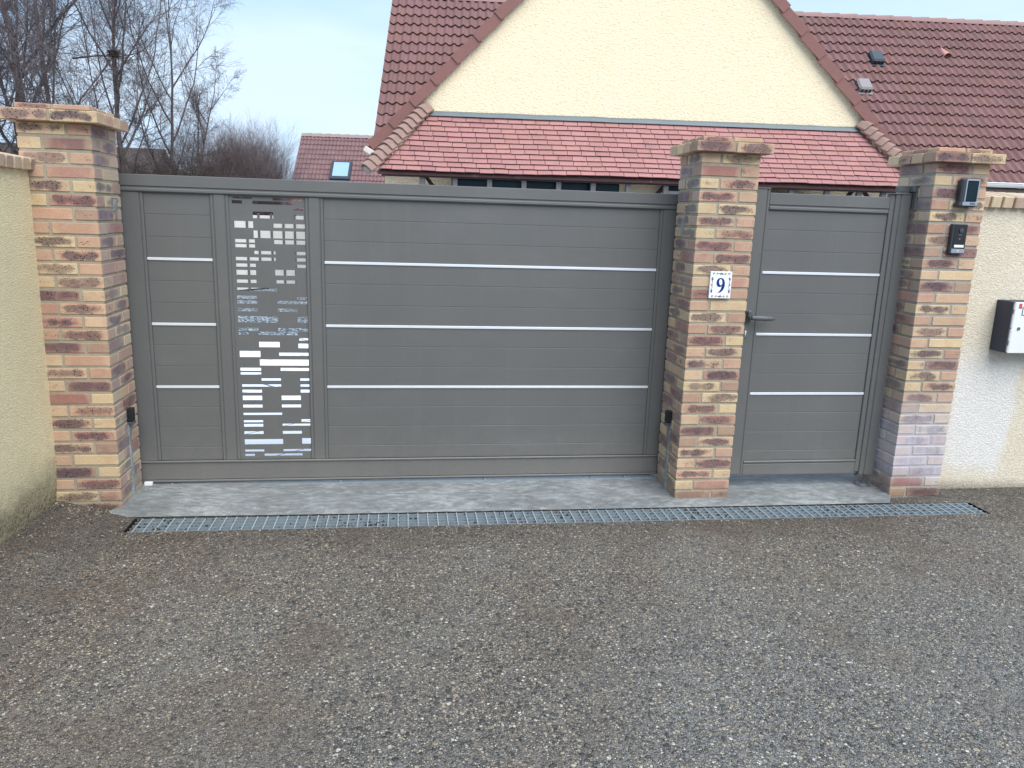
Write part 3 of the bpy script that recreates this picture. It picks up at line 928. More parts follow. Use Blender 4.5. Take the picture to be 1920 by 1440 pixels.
def flat(mb, pts, yy, th_=.0012):
    """possibly concave outline, triangulated and given thickness"""
    bmm = bmesh.new()
    vs = [bmm.verts.new((x, yy, z)) for x, z in pts]
    f = bmm.faces.new(vs)
    r = bmesh.ops.extrude_face_region(bmm, geom=[f])
    bmesh.ops.translate(bmm, verts=[v for v in r['geom'] if isinstance(v, bmesh.types.BMVert)], vec=(0, th_, 0))
    bmesh.ops.triangulate(bmm, faces=bmm.faces[:])
    bmm.verts.index_update()
    mb.add([v.co.copy() for v in bmm.verts], [tuple(v.index for v in f.verts) for f in bmm.faces])
    bmm.free()
flat(mb, [tp(*p) for p in nine], TY - .0008, .0006)
mb.build('digit', M['blue'], NT)
mb = MB(); flat(mb, [tp(820 + 48 * math.cos(t / 18 * math.tau) * 1.0, 622 + 92 * math.sin(t / 18 * math.tau)) for t in range(18)], TY - .0012, .0003)
mb.build('digit_counter', M['ceramic'], NT)
mb = MB()
def scroll(cx, cz, r, t0, turns, sg):
    return [(cx + sg * r * (1 - .6 * k / 14) * math.cos(t0 + turns * math.tau * k / 14), TY - .0007, cz + r * (1 - .6 * k / 14) * math.sin(t0 + turns * math.tau * k / 14)) for k in range(15)]
bx0, bx1, bz0, bz1 = TX0 + .012, TX1 - .012, TZ0 + .012, TZ1 - .012
for sx, X in ((1, bx0), (-1, bx1)):
    for Zc in (bz0, bz1):
        mb.tube(scroll(X + sx * .006, Zc, .006, 0, 1.1, sx), .0015, 5)
        mb.tube(scroll(X + sx * .026, Zc, .005, 1.5, 1.0, -sx), .0015, 5)
    mb.tube([(X + sx * .003 * math.sin(k * 1.05), TY - .0007, bz0 + .018 + (bz1 - bz0 - .036) * k / 20) for k in range(21)], .0015, 5)
    mb.tube(scroll(X, (bz0 + bz1) / 2, .005, 0, 1.0, sx), .0015, 5)
for Zc in (bz0, bz1):
    mb.tube([(bx0 + .03 + (bx1 - bx0 - .06) * k / 12, TY - .0007, Zc + .003 * math.sin(k * 1.1)) for k in range(13)], .0015, 5)
mb.build('border_scrolls', M['yellow'], NT)
mb = MB()
def leaf(cx, cz, s, a):
    pts = [(-1, .2), (-.3, .65), (.2, .3), (.5, .9), (.75, .2), (1.1, .1), (.6, -.4), (0, -.55), (-.7, -.35)]
    c, q = math.cos(a), math.sin(a)
    flat(mb, [(cx + s * (x * c - z * q), cz + s * (x * q + z * c)) for x, z in pts], TY - .0013, .0008)
for cx, cz, a in ((.5, 1, 2.9), (.5, 0, .2), (0, .77, -1.4), (1, .77, 1.9), (0, .23, 1.4), (1, .23, -1.2)):
    leaf(bx0 + (bx1 - bx0) * cx, bz0 + (bz1 - bz0) * cz, .009, a)
mb.build('border_leaves', M['indigo'], NT)

def text_obj(name, body, size, mat, parent, origin, depth=.0004, width=None):
    cu_ = bpy.data.curves.new(name, 'FONT')
    cu_.body = body; cu_.size = size; cu_.extrude = depth; cu_.align_x = 'CENTER'; cu_.align_y = 'CENTER'
    t_ = bpy.data.objects.new(name, cu_)
    COL.objects.link(t_)
    dg = bpy.context.evaluated_depsgraph_get()
    me_ = bpy.data.meshes.new_from_object(t_.evaluated_get(dg))
    bpy.data.objects.remove(t_)
    Mx = Matrix.Translation(origin) @ Matrix.Rotation(math.pi / 2, 4, 'X')
    me_.transform(Mx)
    me_.materials.clear(); me_.materials.append(mat)
    o_ = bpy.data.objects.new(name, me_); COL.objects.link(o_)
    o_.parent = parent; o_.matrix_parent_inverse = pworld(parent).inverted()
    return o_
# badge reader (upper box)
yp = -0.0105
KR = empty('badge_reader', (1.575, yp, 1.85), 'upper box on the right pillar, glossy black window over a silver foot lettered ISEA', 'badge reader', None)
mb = MB(); mb.bx(1.530, 1.632, yp - .045, yp, 1.790, 1.926, .008); mb.bx(1.520, 1.632, yp - .050, yp, 1.772, 1.796, .006); mb.build('housing', M['anth'], KR)
mb = MB()
for a in ((1.553, 1.634, 1.916, 1.926), (1.551, 1.559, 1.802, 1.918), (1.627, 1.634, 1.802, 1.918)):
    mb.bx(a[0], a[1], yp - .049, yp - .044, a[2], a[3], .001)
mb.bx(1.540, 1.634, yp - .0535, yp - .0505, 1.779, 1.800, .001)
mb.build('silver_trim', M['silver'], KR)
mb = MB(); mb.bx(1.5595, 1.6265, yp - .0475, yp - .0445, 1.802, 1.9155, .004); mb.build('window', M['glossblack'], KR)
text_obj('lettering', 'ISEA', .018, M['black'], KR, (1.602, yp - .0540, 1.7895))
# video doorphone (lower box)
DP = empty('door_phone', (1.575, yp, 1.59), 'lower box on the right pillar, slim camera doorbell with a white name label', 'door phone', None)
mb = MB(); mb.bx(1.524, 1.616, yp - .028, yp, 1.508, 1.675, .003); mb.build('housing', M['anth'], DP)
mb = MB(); mb.bx(1.534, 1.614, yp - .0305, yp - .028, 1.5355, 1.672, .001); mb.build('front_panel', M['black'], DP)
mb = MB(); mb.tube([(1.576, yp - .036, 1.640), (1.576, yp - .0305, 1.640)], .0125, 24); mb.tube([(1.576, yp - .0375, 1.640), (1.576, yp - .036, 1.640)], .007, 20); mb.build('camera_lens', plain('lens', lin(70, 74, 80), 0.2), DP)
mb = MB(); mb.tube([(1.573, yp - .0315, 1.592), (1.573, yp - .0305, 1.592)], .004, 12); mb.bx(1.566, 1.582, yp - .0315, yp - .0305, 1.6135, 1.6165); mb.build('sensor_mark', plain('grey mark', lin(120, 124, 130), 0.4), DP)
mb = MB(); mb.bx(1.545, 1.606, yp - .0315, yp - .0305, 1.5435, 1.558, .0003); mb.build('name_label', M['white'], DP)
mb = MB(); mb.bx(1.531, 1.613, yp - .0325, yp - .028, 1.511, 1.535, .001); cb = mb.build('call_button', M['silver'], DP)
mb = MB(); mb.tube([(1.572, yp - .0332, 1.523), (1.572, yp - .0325, 1.523)], .004, 12); mb.build('button_mark', M['white'], cb)

# photocells
for lab, xx, s, y0, z0 in (('black photocell on the left pillar, facing the gateway', -3.105, 1, .190, .500), ('black photocell on the middle pillar, facing the gateway', 0.0, -1, .166, .478)):
    r_ = empty('photocell', (xx, y0, z0), lab, 'gate sensor', 'photocells on the gate pillars')
    mb = MB(); mb.bx(xx + s * .0005, xx + s * .030, y0 - .022, y0 + .024, z0 - .030, z0 + .044, .003); mb.build('housing', M['black'], r_)
    mb = MB(); mb.bx(xx + s * .004, xx + s * .036, y0 - .024, y0 + .020, z0 - .044, z0 - .0305, .003); mb.build('lens_cover', plain('smoked lens', lin(78, 78, 88), 0.15), r_)
# small cable loop behind the left end of the gate
mb = MB(); mb.tube([(-3.135 + .022 * math.cos(t), .30, 1.80 + .022 * math.sin(t)) for t in [math.radians(a) for a in range(-20, 170, 15)]], .003, 6)
tag(mb.build('cable', M['black']), 'short black cable loop beside the left pillar above the gate', 'cable')

# letterbox
LB = empty('letterbox', (2.2, 0.1, 0.93), 'white letterbox with dark side, fixed to the pale wall', 'letterbox')
bx0_, bx1_, bz0_, bz1_ = 2.0, 2.40, .925, 1.235
mb = MB(); mb.bx(bx0_, bx1_, -0.022, 0.0995, bz0_, bz1_, .002); mb.build('case', M['navy'], LB)
mb = MB(); mb.bx(bx0_ + .002, bx1_ - .002, -0.030, -0.0222, bz0_ - .002, bz1_ + .001, .002); mb.build('back_frame', plain('grey frame', lin(92, 94, 100), 0.5), LB)
mb = MB(); mb.bx(bx0_ + .008, bx1_ - .006, -0.042, -0.0302, bz0_, bz1_ - .002, .003); dr = mb.build('door', M['boxwhite'], LB)
mb = MB()
for z0, z1 in ((.93, .97), (1.0, 1.07), (1.08, 1.16), (1.19, 1.225)):
    mb.bx(bx0_ + .0045, bx0_ + .0078, -0.0405, -0.0302, z0, z1, .001)
mb.build('chipped_edge', M['white'], dr)
mb = MB(); mb.tube([(2.052, -.046, 1.075), (2.052, -.042, 1.075)], .010, 18); mb.bx(2.050, 2.054, -.047, -.046, 1.068, 1.082); mb.build('lock', plain('lock metal', lin(120, 120, 124), 0.4, 0.5), dr)
mb = MB(); mb.bx(2.030, 2.052, -.0428, -.042, 1.196, 1.208); mb.bx(2.031, 2.050, -.0431, -.0428, 1.209, 1.224); mb.bx(2.039, 2.0415, -.0431, -.0428, 1.224, 1.229); mb.build('red_sticker', M['red'], dr)
mb = MB(); mb.bx(2.056, 2.36, -.0445, -.042, 1.155, 1.206, .001); fr = mb.build('label_frame', plain('blue grey frame', lin(84, 104, 128), 0.3), dr)
mb = MB(); mb.bx(2.0595, 2.3565, -.0455, -.0445, 1.159, 1.202, .0004); mb.build('label_card', M['white'], fr)

# ================================================================== DRAIN GRATINGS
def grating(x0, x1, where):
    L = x1 - x0
    r_ = empty('drain_grating', ((x0 + x1) / 2, (DY0 + DY1) / 2 + dy((x0 + x1) / 2), 0), 'galvanised drain grating, ' + where, 'drain grating', 'drain gratings')
    mb = MB()
    y0, y1 = DY1 + .010, DY0 - .010
    for k in range(5):
        y = y0 + (y1 - y0) * k / 4
        t_ = .002
        mb.add([(x0 + .001, y - t_ + dy(x0), -.026), (x1 - .001, y - t_ + dy(x1), -.026), (x1 - .001, y - t_ + dy(x1), .001), (x0 + .001, y - t_ + dy(x0), .001),
                (x0 + .001, y + t_ + dy(x0), -.026), (x1 - .001, y + t_ + dy(x1), -.026), (x1 - .001, y + t_ + dy(x1), .001), (x0 + .001, y + t_ + dy(x0), .001)],
               [(0, 1, 2, 3), (5, 4, 7, 6), (3, 2, 6, 7), (0, 4, 5, 1), (0, 3, 7, 4), (1, 5, 6, 2)])
    mb.build('bearing_bars', M['steel'], r_)
    mb = MB()
    n = round(L / .0545)
    for i in range(n):
        x = x0 + (i + .5) * L / n
        mb.bx(x - .0026, x + .0026, y0 - .004 + dy(x), y1 + .004 + dy(x), -.004, .0035)
    mb.build('cross_bars', M['steel_l'], r_)
M['steel_l'] = plain('bright galvanised steel', lin(176, 190, 198), 0.45, 0.3, 0.15, 30)
GX = [DX0 + .015 + i * (DX1 - DX0 - .03) / 5 for i in range(6)]
GW = ['leftmost in the row, in front of the left pillar and cut-out panel', 'second from the left, below the wide slatted part of the sliding gate',
      'middle one of the row, below the right half of the sliding gate', 'in front of the middle pillar and the narrow gate', 'rightmost in the row, in front of the right pillar']
for i in range(5):
    grating(GX[i] + .001, GX[i + 1] - .001, GW[i])

# ================================================================== HOUSE (own frame, turned by -5.5 degrees)
TH = math.radians(-5.5)
HM = Matrix.Rotation(TH, 4, 'Z')
def hb(mb, name, mat, parent, smooth=False, recalc=True):
    return mb.build(name, mat, parent, smooth, recalc, HM)
HO = empty('house', tuple(HM @ Vector((1.5, 8, 0))), 'cream gabled house with brown tiled roofs right behind the gates', 'house', rz=TH)

def wave_roof(mb, x0, x1, z_lo, z_hi, yz, dz=.2, pitch=.15, amp=.021, seed=1, cmul=1.0, basec=None, clip=None, seg=8, run=1.0, thick=.034):
    """courses of roll tiles on a plane rising with y; yz(z) gives y"""
    rnd = random.Random(seed)
    basec = basec or lin(124, 90, 86)
    nrow = int(round((z_hi - z_lo) / dz))
    nx = int((x1 - x0) / pitch)
    prof = [(k / seg, amp * (math.cos(math.tau * k / seg) * .5 + .5) ** 1.35 * 2) for k in range(seg)]
    slope = 1 / math.sqrt(1 + run * run)
    nrm = Vector((0, -slope, slope * run))          # outward normal for a plane with dy/dz = run
    nrm.normalize()
    for r in range(nrow):
        z0, z1 = z_lo + r * dz, z_lo + (r + 1) * dz + .02
        if clip:
            zm = (z0 + z1) / 2
            ranges = clip(zm)
        else:
            ranges = [(x0, x1)]
        for xa, xb in ranges:
            i0, i1 = math.floor((xa - x0) / pitch), math.ceil((xb - x0) / pitch)
            for i in range(max(0, i0), min(nx, i1)):
                if i % 2 == 0 or i == i0:
                    k_ = rnd.uniform(.90, 1.08)
                    tilt = rnd.uniform(-.003, .004)
                    cc = (basec[0] * k_, basec[1] * k_ * rnd.uniform(.97, 1.03), basec[2] * k_ * rnd.uniform(.96, 1.05), 1)
                vs, fs = [], []
                for k in range(seg + 1):
                    px = x0 + (i + k / seg) * pitch
                    h = prof[k % seg][1]
                    lo = Vector((px, yz(z0), z0)) + nrm * (h + thick + tilt)
                    hi = Vector((px, yz(z1), z1)) + nrm * (h + tilt * .3)
                    un = Vector((px, yz(z0 + .03), z0 + .03)) + nrm * (h * .8 - .012)
                    no_ = lo - nrm * .012
                    vs += [lo, hi, un, no_]
                for k in range(seg):
                    a = 4 * k
                    fs.append((a, a + 4, a + 5, a + 1))
                    fs.append((a + 3, a + 7, a + 4, a))
                    fs.append((a + 2, a + 6, a + 7, a + 3))
                mb.add(vs, fs, cc)
MY = lambda z: z + 5.9
mb = MB()
wave_roof(mb, -2.93, 13.4, 2.40, 5.68, MY, dz=.2, seed=3)
mroof = hb(mb, 'main_roof', M['roof'], HO, smooth=False, recalc=False)
# back slope, end walls, body
mb = MB()
mb.add([(-2.93, 11.62, 5.70), (13.4, 11.62, 5.70), (13.4, 15.0, 2.35), (-2.93, 15.0, 2.35)], [(0, 1, 2, 3)], (*lin(124, 90, 86), 1))
mb.add([(-2.93, 8.3, 2.38), (13.4, 8.3, 2.38), (13.4, 11.6, 5.66), (-2.93, 11.6, 5.66)], [(0, 1, 2, 3)], (*lin(100, 70, 70), 1))
hb(mb, 'back_roof', M['roof'], HO, recalc=False)
mb = MB()
mb.prism([(8.62, 0), (14.7, 0), (14.7, 2.55), (11.6, 5.6), (8.62, 2.6)], -2.75, 13.2, 'x')
hb(mb, 'main_wall', M['render_house'], HO)
mb = MB(); mb.bx(4.2, 13.35, 8.27, 8.62, 2.28, 2.335, .003); hb(mb, 'soffit', M['soffit'], HO)
# ridge tiles of the main roof
rnd = random.Random(9)
xr = -2.95
while xr < 13.3:
    mb = MB()
    L, a = .40, .135
    vs = []
    for k, (xx, e) in enumerate(((xr, 0.0), (xr + L, .022))):
        for j in range(7):
            t = math.radians(-75 + 150 * j / 6)
            vs.append((xx, 11.60 + math.sin(t) * (a + e * .5), 5.578 + math.cos(t) * (a + e) + rnd.uniform(-.002, .002)))
    fs = [(j, j + 1, j + 8, j + 7) for j in range(6)] + [tuple(range(7, 14))]
    mb.add(vs, fs, (*lin(150, 118, 114), 1))
    hb(mb, 'ridge_tile', M['roof'], mroof, recalc=False)
    xr += .36
# roof vents
def roofp(x, z, up=0):
    s = math.sqrt(.5)
    return Vector((x, MY(z) - up * s, z + up * s))
RS = Matrix.Rotation(math.radians(45), 3, 'X')
for (vx, vz, mt) in ((6.07, 4.66, plain('blackened vent', lin(62, 70, 78), .5)), (5.61, 4.06, plain('grey vent', lin(140, 134, 134), .6))):
    c = roofp(vx, vz, .09)
    mb = MB()
    mb.box(c, (.125, .15, .055), .03, RS)
    mb.box(roofp(vx, vz - .02, .035), (.135, .16, .012), .004, RS)
    v_ = hb(mb, 'roof_vent', mt, mroof)
    for q in (-.07, 0, .07):
        mb = MB(); mb.box(c + RS @ Vector((q, -.1505, 0)), (.017, .004, .024), .003, RS); hb(mb, 'vent_hole', M['dark'], v_)
    for q in (-.08, 0, .08):
        mb = MB(); mb.box(c + RS @ Vector((-.1255, q, 0.0)), (.004, .02, .018), .003, RS); hb(mb, 'vent_hole', M['dark'], v_)
mb = MB()
vs, cx, cz = [], 7.50, 4.85
for k in range(9):
    t = math.radians(-80 + 160 * k / 8)
    vs.append(roofp(cx, cz - .10) + Vector((math.sin(t) * .10, -.02, math.cos(t) * .13 - .0)))
ap = roofp(cx - .03, cz + .17, .03)
vs.append(ap)
mb.add(vs, [(k, k + 1, 9) for k in range(8)])
mb.add([v + Vector((0, .02, -.018)) for v in vs], [(k + 1, k, 9) for k in range(8)])
hb(mb, 'roof_vent', plain('terracotta cowl', lin(196, 142, 132), .8), mroof, recalc=False)
# gutter
mb = MB()
pts = []
for k in range(9):
    t = math.pi * k / 8
    pts.append((8.235 - .062 * math.cos(t), 2.415 - .066 * math.sin(t)))
pts_in = [(8.235 + (a - 8.235) * .93, 2.415 + (b - 2.415) * .93) for a, b in pts][::-1]
mb.prism(pts + pts_in, 3.95, 13.5, 'x')
mb.tube([(3.95, 8.173, 2.418), (13.5, 8.173, 2.418)], .009, 8)
gt = hb(mb, 'gutter', M['pvc'], HO)
for gx in (5.2, 6.45, 7.62, 8.8, 10.0):
    mb = MB()
    mb.prism([(8.235 - .068 * math.cos(math.pi * k / 8), 2.415 - .072 * math.sin(math.pi * k / 8)) for k in range(9)] , gx - .014, gx + .014, 'x')
    hb(mb, 'gutter_bracket', M['pvc'], gt)

# gable wing
GY = 5.6
xa, za, xl_, xrr = .813, 5.76, -2.52, 4.20
SLl = SLr = 1.01
mb = MB()
mb.prism([(-2.30, 0), (4.10, 0), (4.10, za + .01 - 1.01 * (4.10 - xa)), (xa, za + .01), (-2.30, za + .01 - 1.01 * (xa + 2.30))], GY, 11.2, 'y')
gw = hb(mb, 'gable_wall', M['render_house'], HO)
# two slopes of the wing roof as tiled sheets with thickness
def slope_sheet(s):
    mb = MB()
    rnd = random.Random(4 if s > 0 else 6)
    S = SLr if s > 0 else SLl
    top = za + .05
    ex = (xrr if s > 0 else xl_)
    n = 13
    for r in range(n):
        a0, a1 = r / n, (r + 1) / n + .02
        xA, xB = xa + (ex - xa) * a1, xa + (ex - xa) * a0
        zA, zB = top - abs(xA - xa) * S, top - abs(xB - xa) * S
        y = GY - .02
        while y < 11.4:
            k_ = rnd.uniform(.88, 1.1); c = lin(124, 90, 86)
            mb.add([(xA, y, zA + .05), (xA, y + .29, zA + .05), (xB, y + .29, zB + .02), (xB, y, zB + .02),
                    (xA, y, zA), (xA, y + .29, zA), (xB, y + .29, zB - .01), (xB, y, zB - .01)],
                   [(0, 1, 2, 3), (4, 7, 6, 5), (0, 4, 5, 1), (0, 3, 7, 4), (2, 1, 5, 6)] if False else [(0, 1, 2, 3), (7, 6, 5, 4), (0, 4, 5, 1), (3, 7, 4, 0), (1, 5, 6, 2)],
                   (c[0] * k_, c[1] * k_, c[2] * k_, 1))
            y += .30
    return hb(mb, 'wing_roof', M['roof'], HO)
wl = slope_sheet(-1); wr = slope_sheet(1)
# verge tiles: face panel of each tile on the gable edge
def verge(parent, S, s, x_low, z_low, wtop, wbot, n, step=.36, yf=GY - .075):
    ang = math.atan(S)
    d = Vector((-s * math.cos(ang), 0, math.sin(ang)))         # up the slope
    up = Vector((s * math.sin(ang), 0, math.cos(ang)))
    for i in range(n):
        o_ = Vector((x_low, yf, z_low)) + d * (step * i)
        lift0, lift1 = .018, -.002
        mb = MB()
        L = step + .03
        t0 = -.014 - .0
        pts = [o_ - up * wbot + up * lift0, o_ + d * L - up * wbot + up * lift1, o_ + d * L + up * wtop + up * lift1, o_ + up * wtop + up * lift0]
        yo0, yo1 = -.012, .004
        f0 = [pts[0] + Vector((0, yo0, 0)), pts[1] + Vector((0, yo1, 0)), pts[2] + Vector((0, yo1, 0)), pts[3] + Vector((0, yo0, 0))]
        b0 = [p + Vector((0, .016, 0)) for p in f0]
        t2 = [p + Vector((0, .20, 0)) for p in (f0[2], f0[3])]
        b2 = [p + Vector((0, .20, 0)) - up * .016 for p in (f0[2], f0[3])]
        vs = f0 + b0 + t2 + b2
        fs = [(0, 1, 2, 3), (7, 6, 5, 4), (0, 4, 5, 1), (0, 3, 7, 4), (3, 2, 8, 9), (7, 11, 10, 6), (9, 11, 7, 3), (9, 8, 10, 11)]
        mb.add(vs, fs)
        hb(mb, 'verge_tile', M['verge'], parent)
verge(wl, 1.01, -1, -2.50, 2.370, .122, .0, 13)
verge(wr, 1.01, 1, 4.16, 2.332, .122, .0, 13)
# lead flashing over the lean-to
# lean-to roof of flat tiles
LT = MB()
rnd = random.Random(12)
TOPZ, TOPY = 2.845, GY
EZ, EY = 2.095, 5.00
nrow = 12
def ltp(a):                                    # a from 0 at the eave to 1 at the top
    flare = .018 * (1 - a) ** 6
    return EY + (TOPY - EY) * a, EZ + (TOPZ - EZ) * a - .0 + flare
for r in range(nrow):
    a0, a1 = r / nrow, (r + 1) / nrow + .035
    y0, z0 = ltp(a0); y1, z1 = ltp(a1)
    xL = -2.42 + (2.42 - 1.80) * (a0 + .5 / nrow)
    xR = 4.10 - (4.10 - 3.50) * (a0 + .5 / nrow)
    x = xL - rnd.uniform(0, .03) - (.085 if r % 2 else 0)
    sag = lambda q: -.012 * math.sin(max(0, min(1, (q + 2.4) / 2.2)) * math.pi) * (1 - a0) + .006 * noise.noise(Vector((q * .8, r * .3, 0)))
    while x < xR:
        wd = .171
        xa_, xb_ = max(x, xL), min(x + wd, xR)
        if xb_ - xa_ > .02:
            k_ = rnd.uniform(.92, 1.08); c = lin(168, 121, 117)
            if rnd.random() < .03: k_ *= .85
            cc = (c[0] * k_, c[1] * k_ * rnd.uniform(.97, 1.03), c[2] * k_ * rnd.uniform(.97, 1.04), 1)
            t_ = .028; g_ = .003
            za_, zb_ = sag(xa_), sag(xb_)
            j0, j1 = rnd.uniform(-.002, .003), rnd.uniform(-.002, .003)
            dn = rnd.uniform(-.004, .004)
            P0 = Vector((xa_ + g_, y0 + dn * .6, z0 + dn * .7 + za_ + t_ + j0)); P1 = Vector((xb_ - g_, y0 + dn * .6, z0 + dn * .7 + zb_ + t_ + j1))
            P2 = Vector((xb_ - g_, y1, z1 + zb_)); P3 = Vector((xa_ + g_, y1, z1 + za_))
            dwn = Vector((0, .030, -.004))
            LT.add([P0, P1, P2, P3, P0 + dwn, P1 + dwn, P2 + dwn, P3 + dwn], [(0, 1, 2, 3), (7, 6, 5, 4), (4, 5, 1, 0), (1, 5, 6, 2), (3, 7, 4, 0)], cc)
        x += wd
# closed sheet just under the tiles so no light comes through; dark colour paints joint shade
LT.add([(-2.40, EY + .03, EZ + .0), (4.08, EY + .03, EZ + .0), (3.5, GY, TOPZ - .02), (-1.8, GY, TOPZ - .02),
        (-2.40, EY + .03, EZ - .02), (4.08, EY + .03, EZ - .02), (3.5, GY, TOPZ - .05), (-1.8, GY, TOPZ - .05)],
       [(0, 1, 2, 3), (7, 6, 5, 4), (4, 5, 1, 0), (0, 3, 7, 4), (1, 5, 6, 2)], (*lin(60, 36, 36), 1))
# hipped ends
for xe, xt in ((-2.42, -1.80), (4.10, 3.50)):
    LT.add([(xe, EY, EZ), (xt, GY, TOPZ), (xe, GY, EZ)], [(0, 1, 2)], (*lin(170, 120, 116), 1))
lean = hb(LT, 'lean_to_roof', M['flat'], HO, recalc=False)
mb = MB()
n = 40
vs = []
for i in range(n + 1):
    x = -1.84 + (3.52 + 1.84) * i / n
    w_ = .006 * noise.noise(Vector((x * 3, 1, 0)))
    vs += [(x, GY - .004, TOPZ + .026 + w_ * 1.6), (x, GY - .030, TOPZ + .006 + w_ * .8), (x, GY - .062, TOPZ - .036 + w_ * .5)]
fs = []
for i in range(n):
    a = 3 * i
    fs += [(a, a + 1, a + 4, a + 3), (a + 1, a + 2, a + 5, a + 4)]
mb.add(vs, fs)
hb(mb, 'flashing', M['zinc'], lean, recalc=False)
# hip tiles
for (x0, x1, s) in ((-2.53, -1.885, -1), (4.22, 3.575, 1)):
    a = Vector((x0, EY - .05, EZ + .025)); b_ = Vector((x1, GY - .03, TOPZ + .06))
    d = (b_ - a); Ln = d.length; d.normalize()
    side = d.cross(Vector((0, 0, 1))).normalized(); up = side.cross(d).normalized()
    n = 12
    for i in range(n):
        o0 = a + d * (Ln * i / n); o1 = o0 + d * (Ln / n + .035)
        mb = MB()
        vs = []
        wv = rnd.uniform(-.004, .004)
        for oo, e, wd in ((o0, .036, .105), (o1, .0, .082)):
            for (p, q) in ((-1, -.055), (-.62, .022), (-.2, .045), (.2, .045), (.62, .022), (1, -.055)):
                vs.append(oo + side * (p * wd) + up * (q + e + wv))
            for (p, q) in ((-1, -.055), (-.62, .022), (-.2, .045), (.2, .045), (.62, .022), (1, -.055)):
                vs.append(oo + side * (p * wd * .85) + up * (q + e + wv - .020))
        fs = []
        for j in range(5):
            fs += [(j, j + 1, j + 13, j + 12), (j + 7, j + 6, j + 18, j + 19), (j + 1, j, j + 6, j + 7), (j + 12, j + 13, j + 19, j + 18)]
        fs += [(0, 12, 18, 6), (5, 11, 23, 17)]
        mb.add(vs, fs)
        hb(mb, 'hip_tile', M['hip'], lean)
    mb = MB()
    mb.tube([a + up * -.02, b_ + up * -.02], .060, 8)
    hb(mb, 'hip_mortar', M['mortar_h'], lean)
# porch under the lean-to: beam, close-set posts, dark panels, wall pieces
mb = MB(); mb.bx(-2.36, 4.05, EY + .06, EY + .16, EZ - .035, EZ - .002, .004); hb(mb, 'eave_beam', M['wood_dark'], HO)
for i, px in enumerate((-1.89, -1.50, -1.09, -.68, -.265, .15, .573, 1.03, 1.48, 2.05, 2.566, 3.005, 3.407, 3.71)):
    mb = MB(); mb.bx(px - .03, px + .03, EY + .09, EY + .15, 0, EZ - .036, .004); hb(mb, 'post', M['wood_grey'], HO)
for xx, s in ((-1.74, -1), (.93, 1), (3.25, 1), (3.62, -1)):
    mb = MB()
    mb.box((xx, EY + .20, 1.93), (.022, .02, .24), .004, Matrix.Rotation(s * math.radians(38), 3, 'Y'))
    hb(mb, 'brace', M['wood_dark'], HO)
mb = MB()
mb.bx(-1.55, .50, GY - .30, GY - .26, .1, 2.07, .004); mb.bx(1.10, 1.9, GY - .30, GY - .26, .1, 2.07, .004); mb.bx(1.0, 2.95, GY - .20, GY - .16, .1, 2.0, .004)
hb(mb, 'dark_panels', M['glossblack'], HO)  # flat black panels across the openings behind the posts
mb = MB(); mb.bx(2.25, 2.62, GY - .34, GY - .31, 1.9, 2.008, .003); mb.bx(2.72, 3.15, GY - .34, GY - .31, 1.9, 2.004, .003); mb.bx(.98, 1.3, GY - .34, GY - .31, 1.7, 2.005, .003)
hb(mb, 'window_frame', plain('grey white frame', lin(168, 168, 168), .6), HO)
# bargeboard end and cream return at the foot of the left verge
mb = MB()
mb.box((-2.56, GY - .06, 2.36), (.075, .05, .035), .01, Matrix.Rotation(math.radians(30), 3, 'Y'))
mb.bx(-2.50, -2.42, GY - .07, GY, 2.16, 2.32, .005)
hb(mb, 'eave_end', plain('pale eave end', lin(206, 196, 186), .7), HO)

# ================================================================== FAR HOUSE
def farhouse():
    ang = math.radians(-5.5)
    R4 = Matrix.Translation((-5.75, 29.25, 0)) @ Matrix.Rotation(ang, 4, 'Z')
    root = empty('house', (-1.0, 29, 0), 'distant brown tiled house with a skylight, seen over the gate', 'house')
    mb = MB()
    wave_roof(mb, 0, 10.5, 1.6, 4.6, lambda z: z - 4.6, dz=.2, seed=8, basec=lin(128, 98, 98), seg=6, pitch=.15)
    rf = mb.build('roof', M['roof'], root, recalc=False, M=R4)
    mb = MB()
    mb.add([(0, 0.02, 4.62), (10.5, 0.02, 4.62), (10.5, 3.2, 1.6), (0, 3.2, 1.6)], [(0, 1, 2, 3)], (*lin(124, 90, 86), 1))
    mb.add([(0, -3.0, 1.58), (10.5, -3.0, 1.58), (10.5, 0, 4.56), (0, 0, 4.56)], [(0, 1, 2, 3)], (*lin(100, 70, 70), 1))
    mb.build('back_roof', M['roof'], root, recalc=False, M=R4)
    x = 0.0
    mb = MB()
    while x < 10.4:
        mb.add([(x, -.12, 4.56), (x, 0, 4.69), (x, .12, 4.56), (x + .42, -.13, 4.575), (x + .42, 0, 4.72), (x + .42, .13, 4.575)],
               [(0, 3, 4, 1), (1, 4, 5, 2), (0, 1, 2), (3, 5, 4)], (*lin(150, 130, 124), 1))
        x += .38
    mb.build('ridge', M['roof'], root, recalc=False, M=R4)
    mb = MB(); mb.prism([(-2.75, 0), (2.9, 0), (2.9, 1.75), (.02, 4.5), (-2.75, 1.8)], .12, 10.3, 'x'); mb.build('wall', M['render_house'], root, M=R4)
    # skylight
    s45 = Matrix.Rotation(math.radians(45), 3, 'X')
    c = Vector((1.83, -1.48 - .06, 3.12 + .06))
    mb = MB(); mb.box(c, (.40, .50, .06), .01, s45); sk = mb.build('skylight', M['anth'], rf, M=R4)
    mb = MB(); mb.box(c + s45 @ Vector((0, .03, .062)), (.30, .39, .006), .003, s45); mb.build('glass', M['glass'], sk, M=R4)
    mb = MB(); mb.box(c + s45 @ Vector((0, -.58, -.035)), (.46, .09, .008), .003, s45); mb.build('apron', M['zinc'], sk, M=R4)
farhouse()
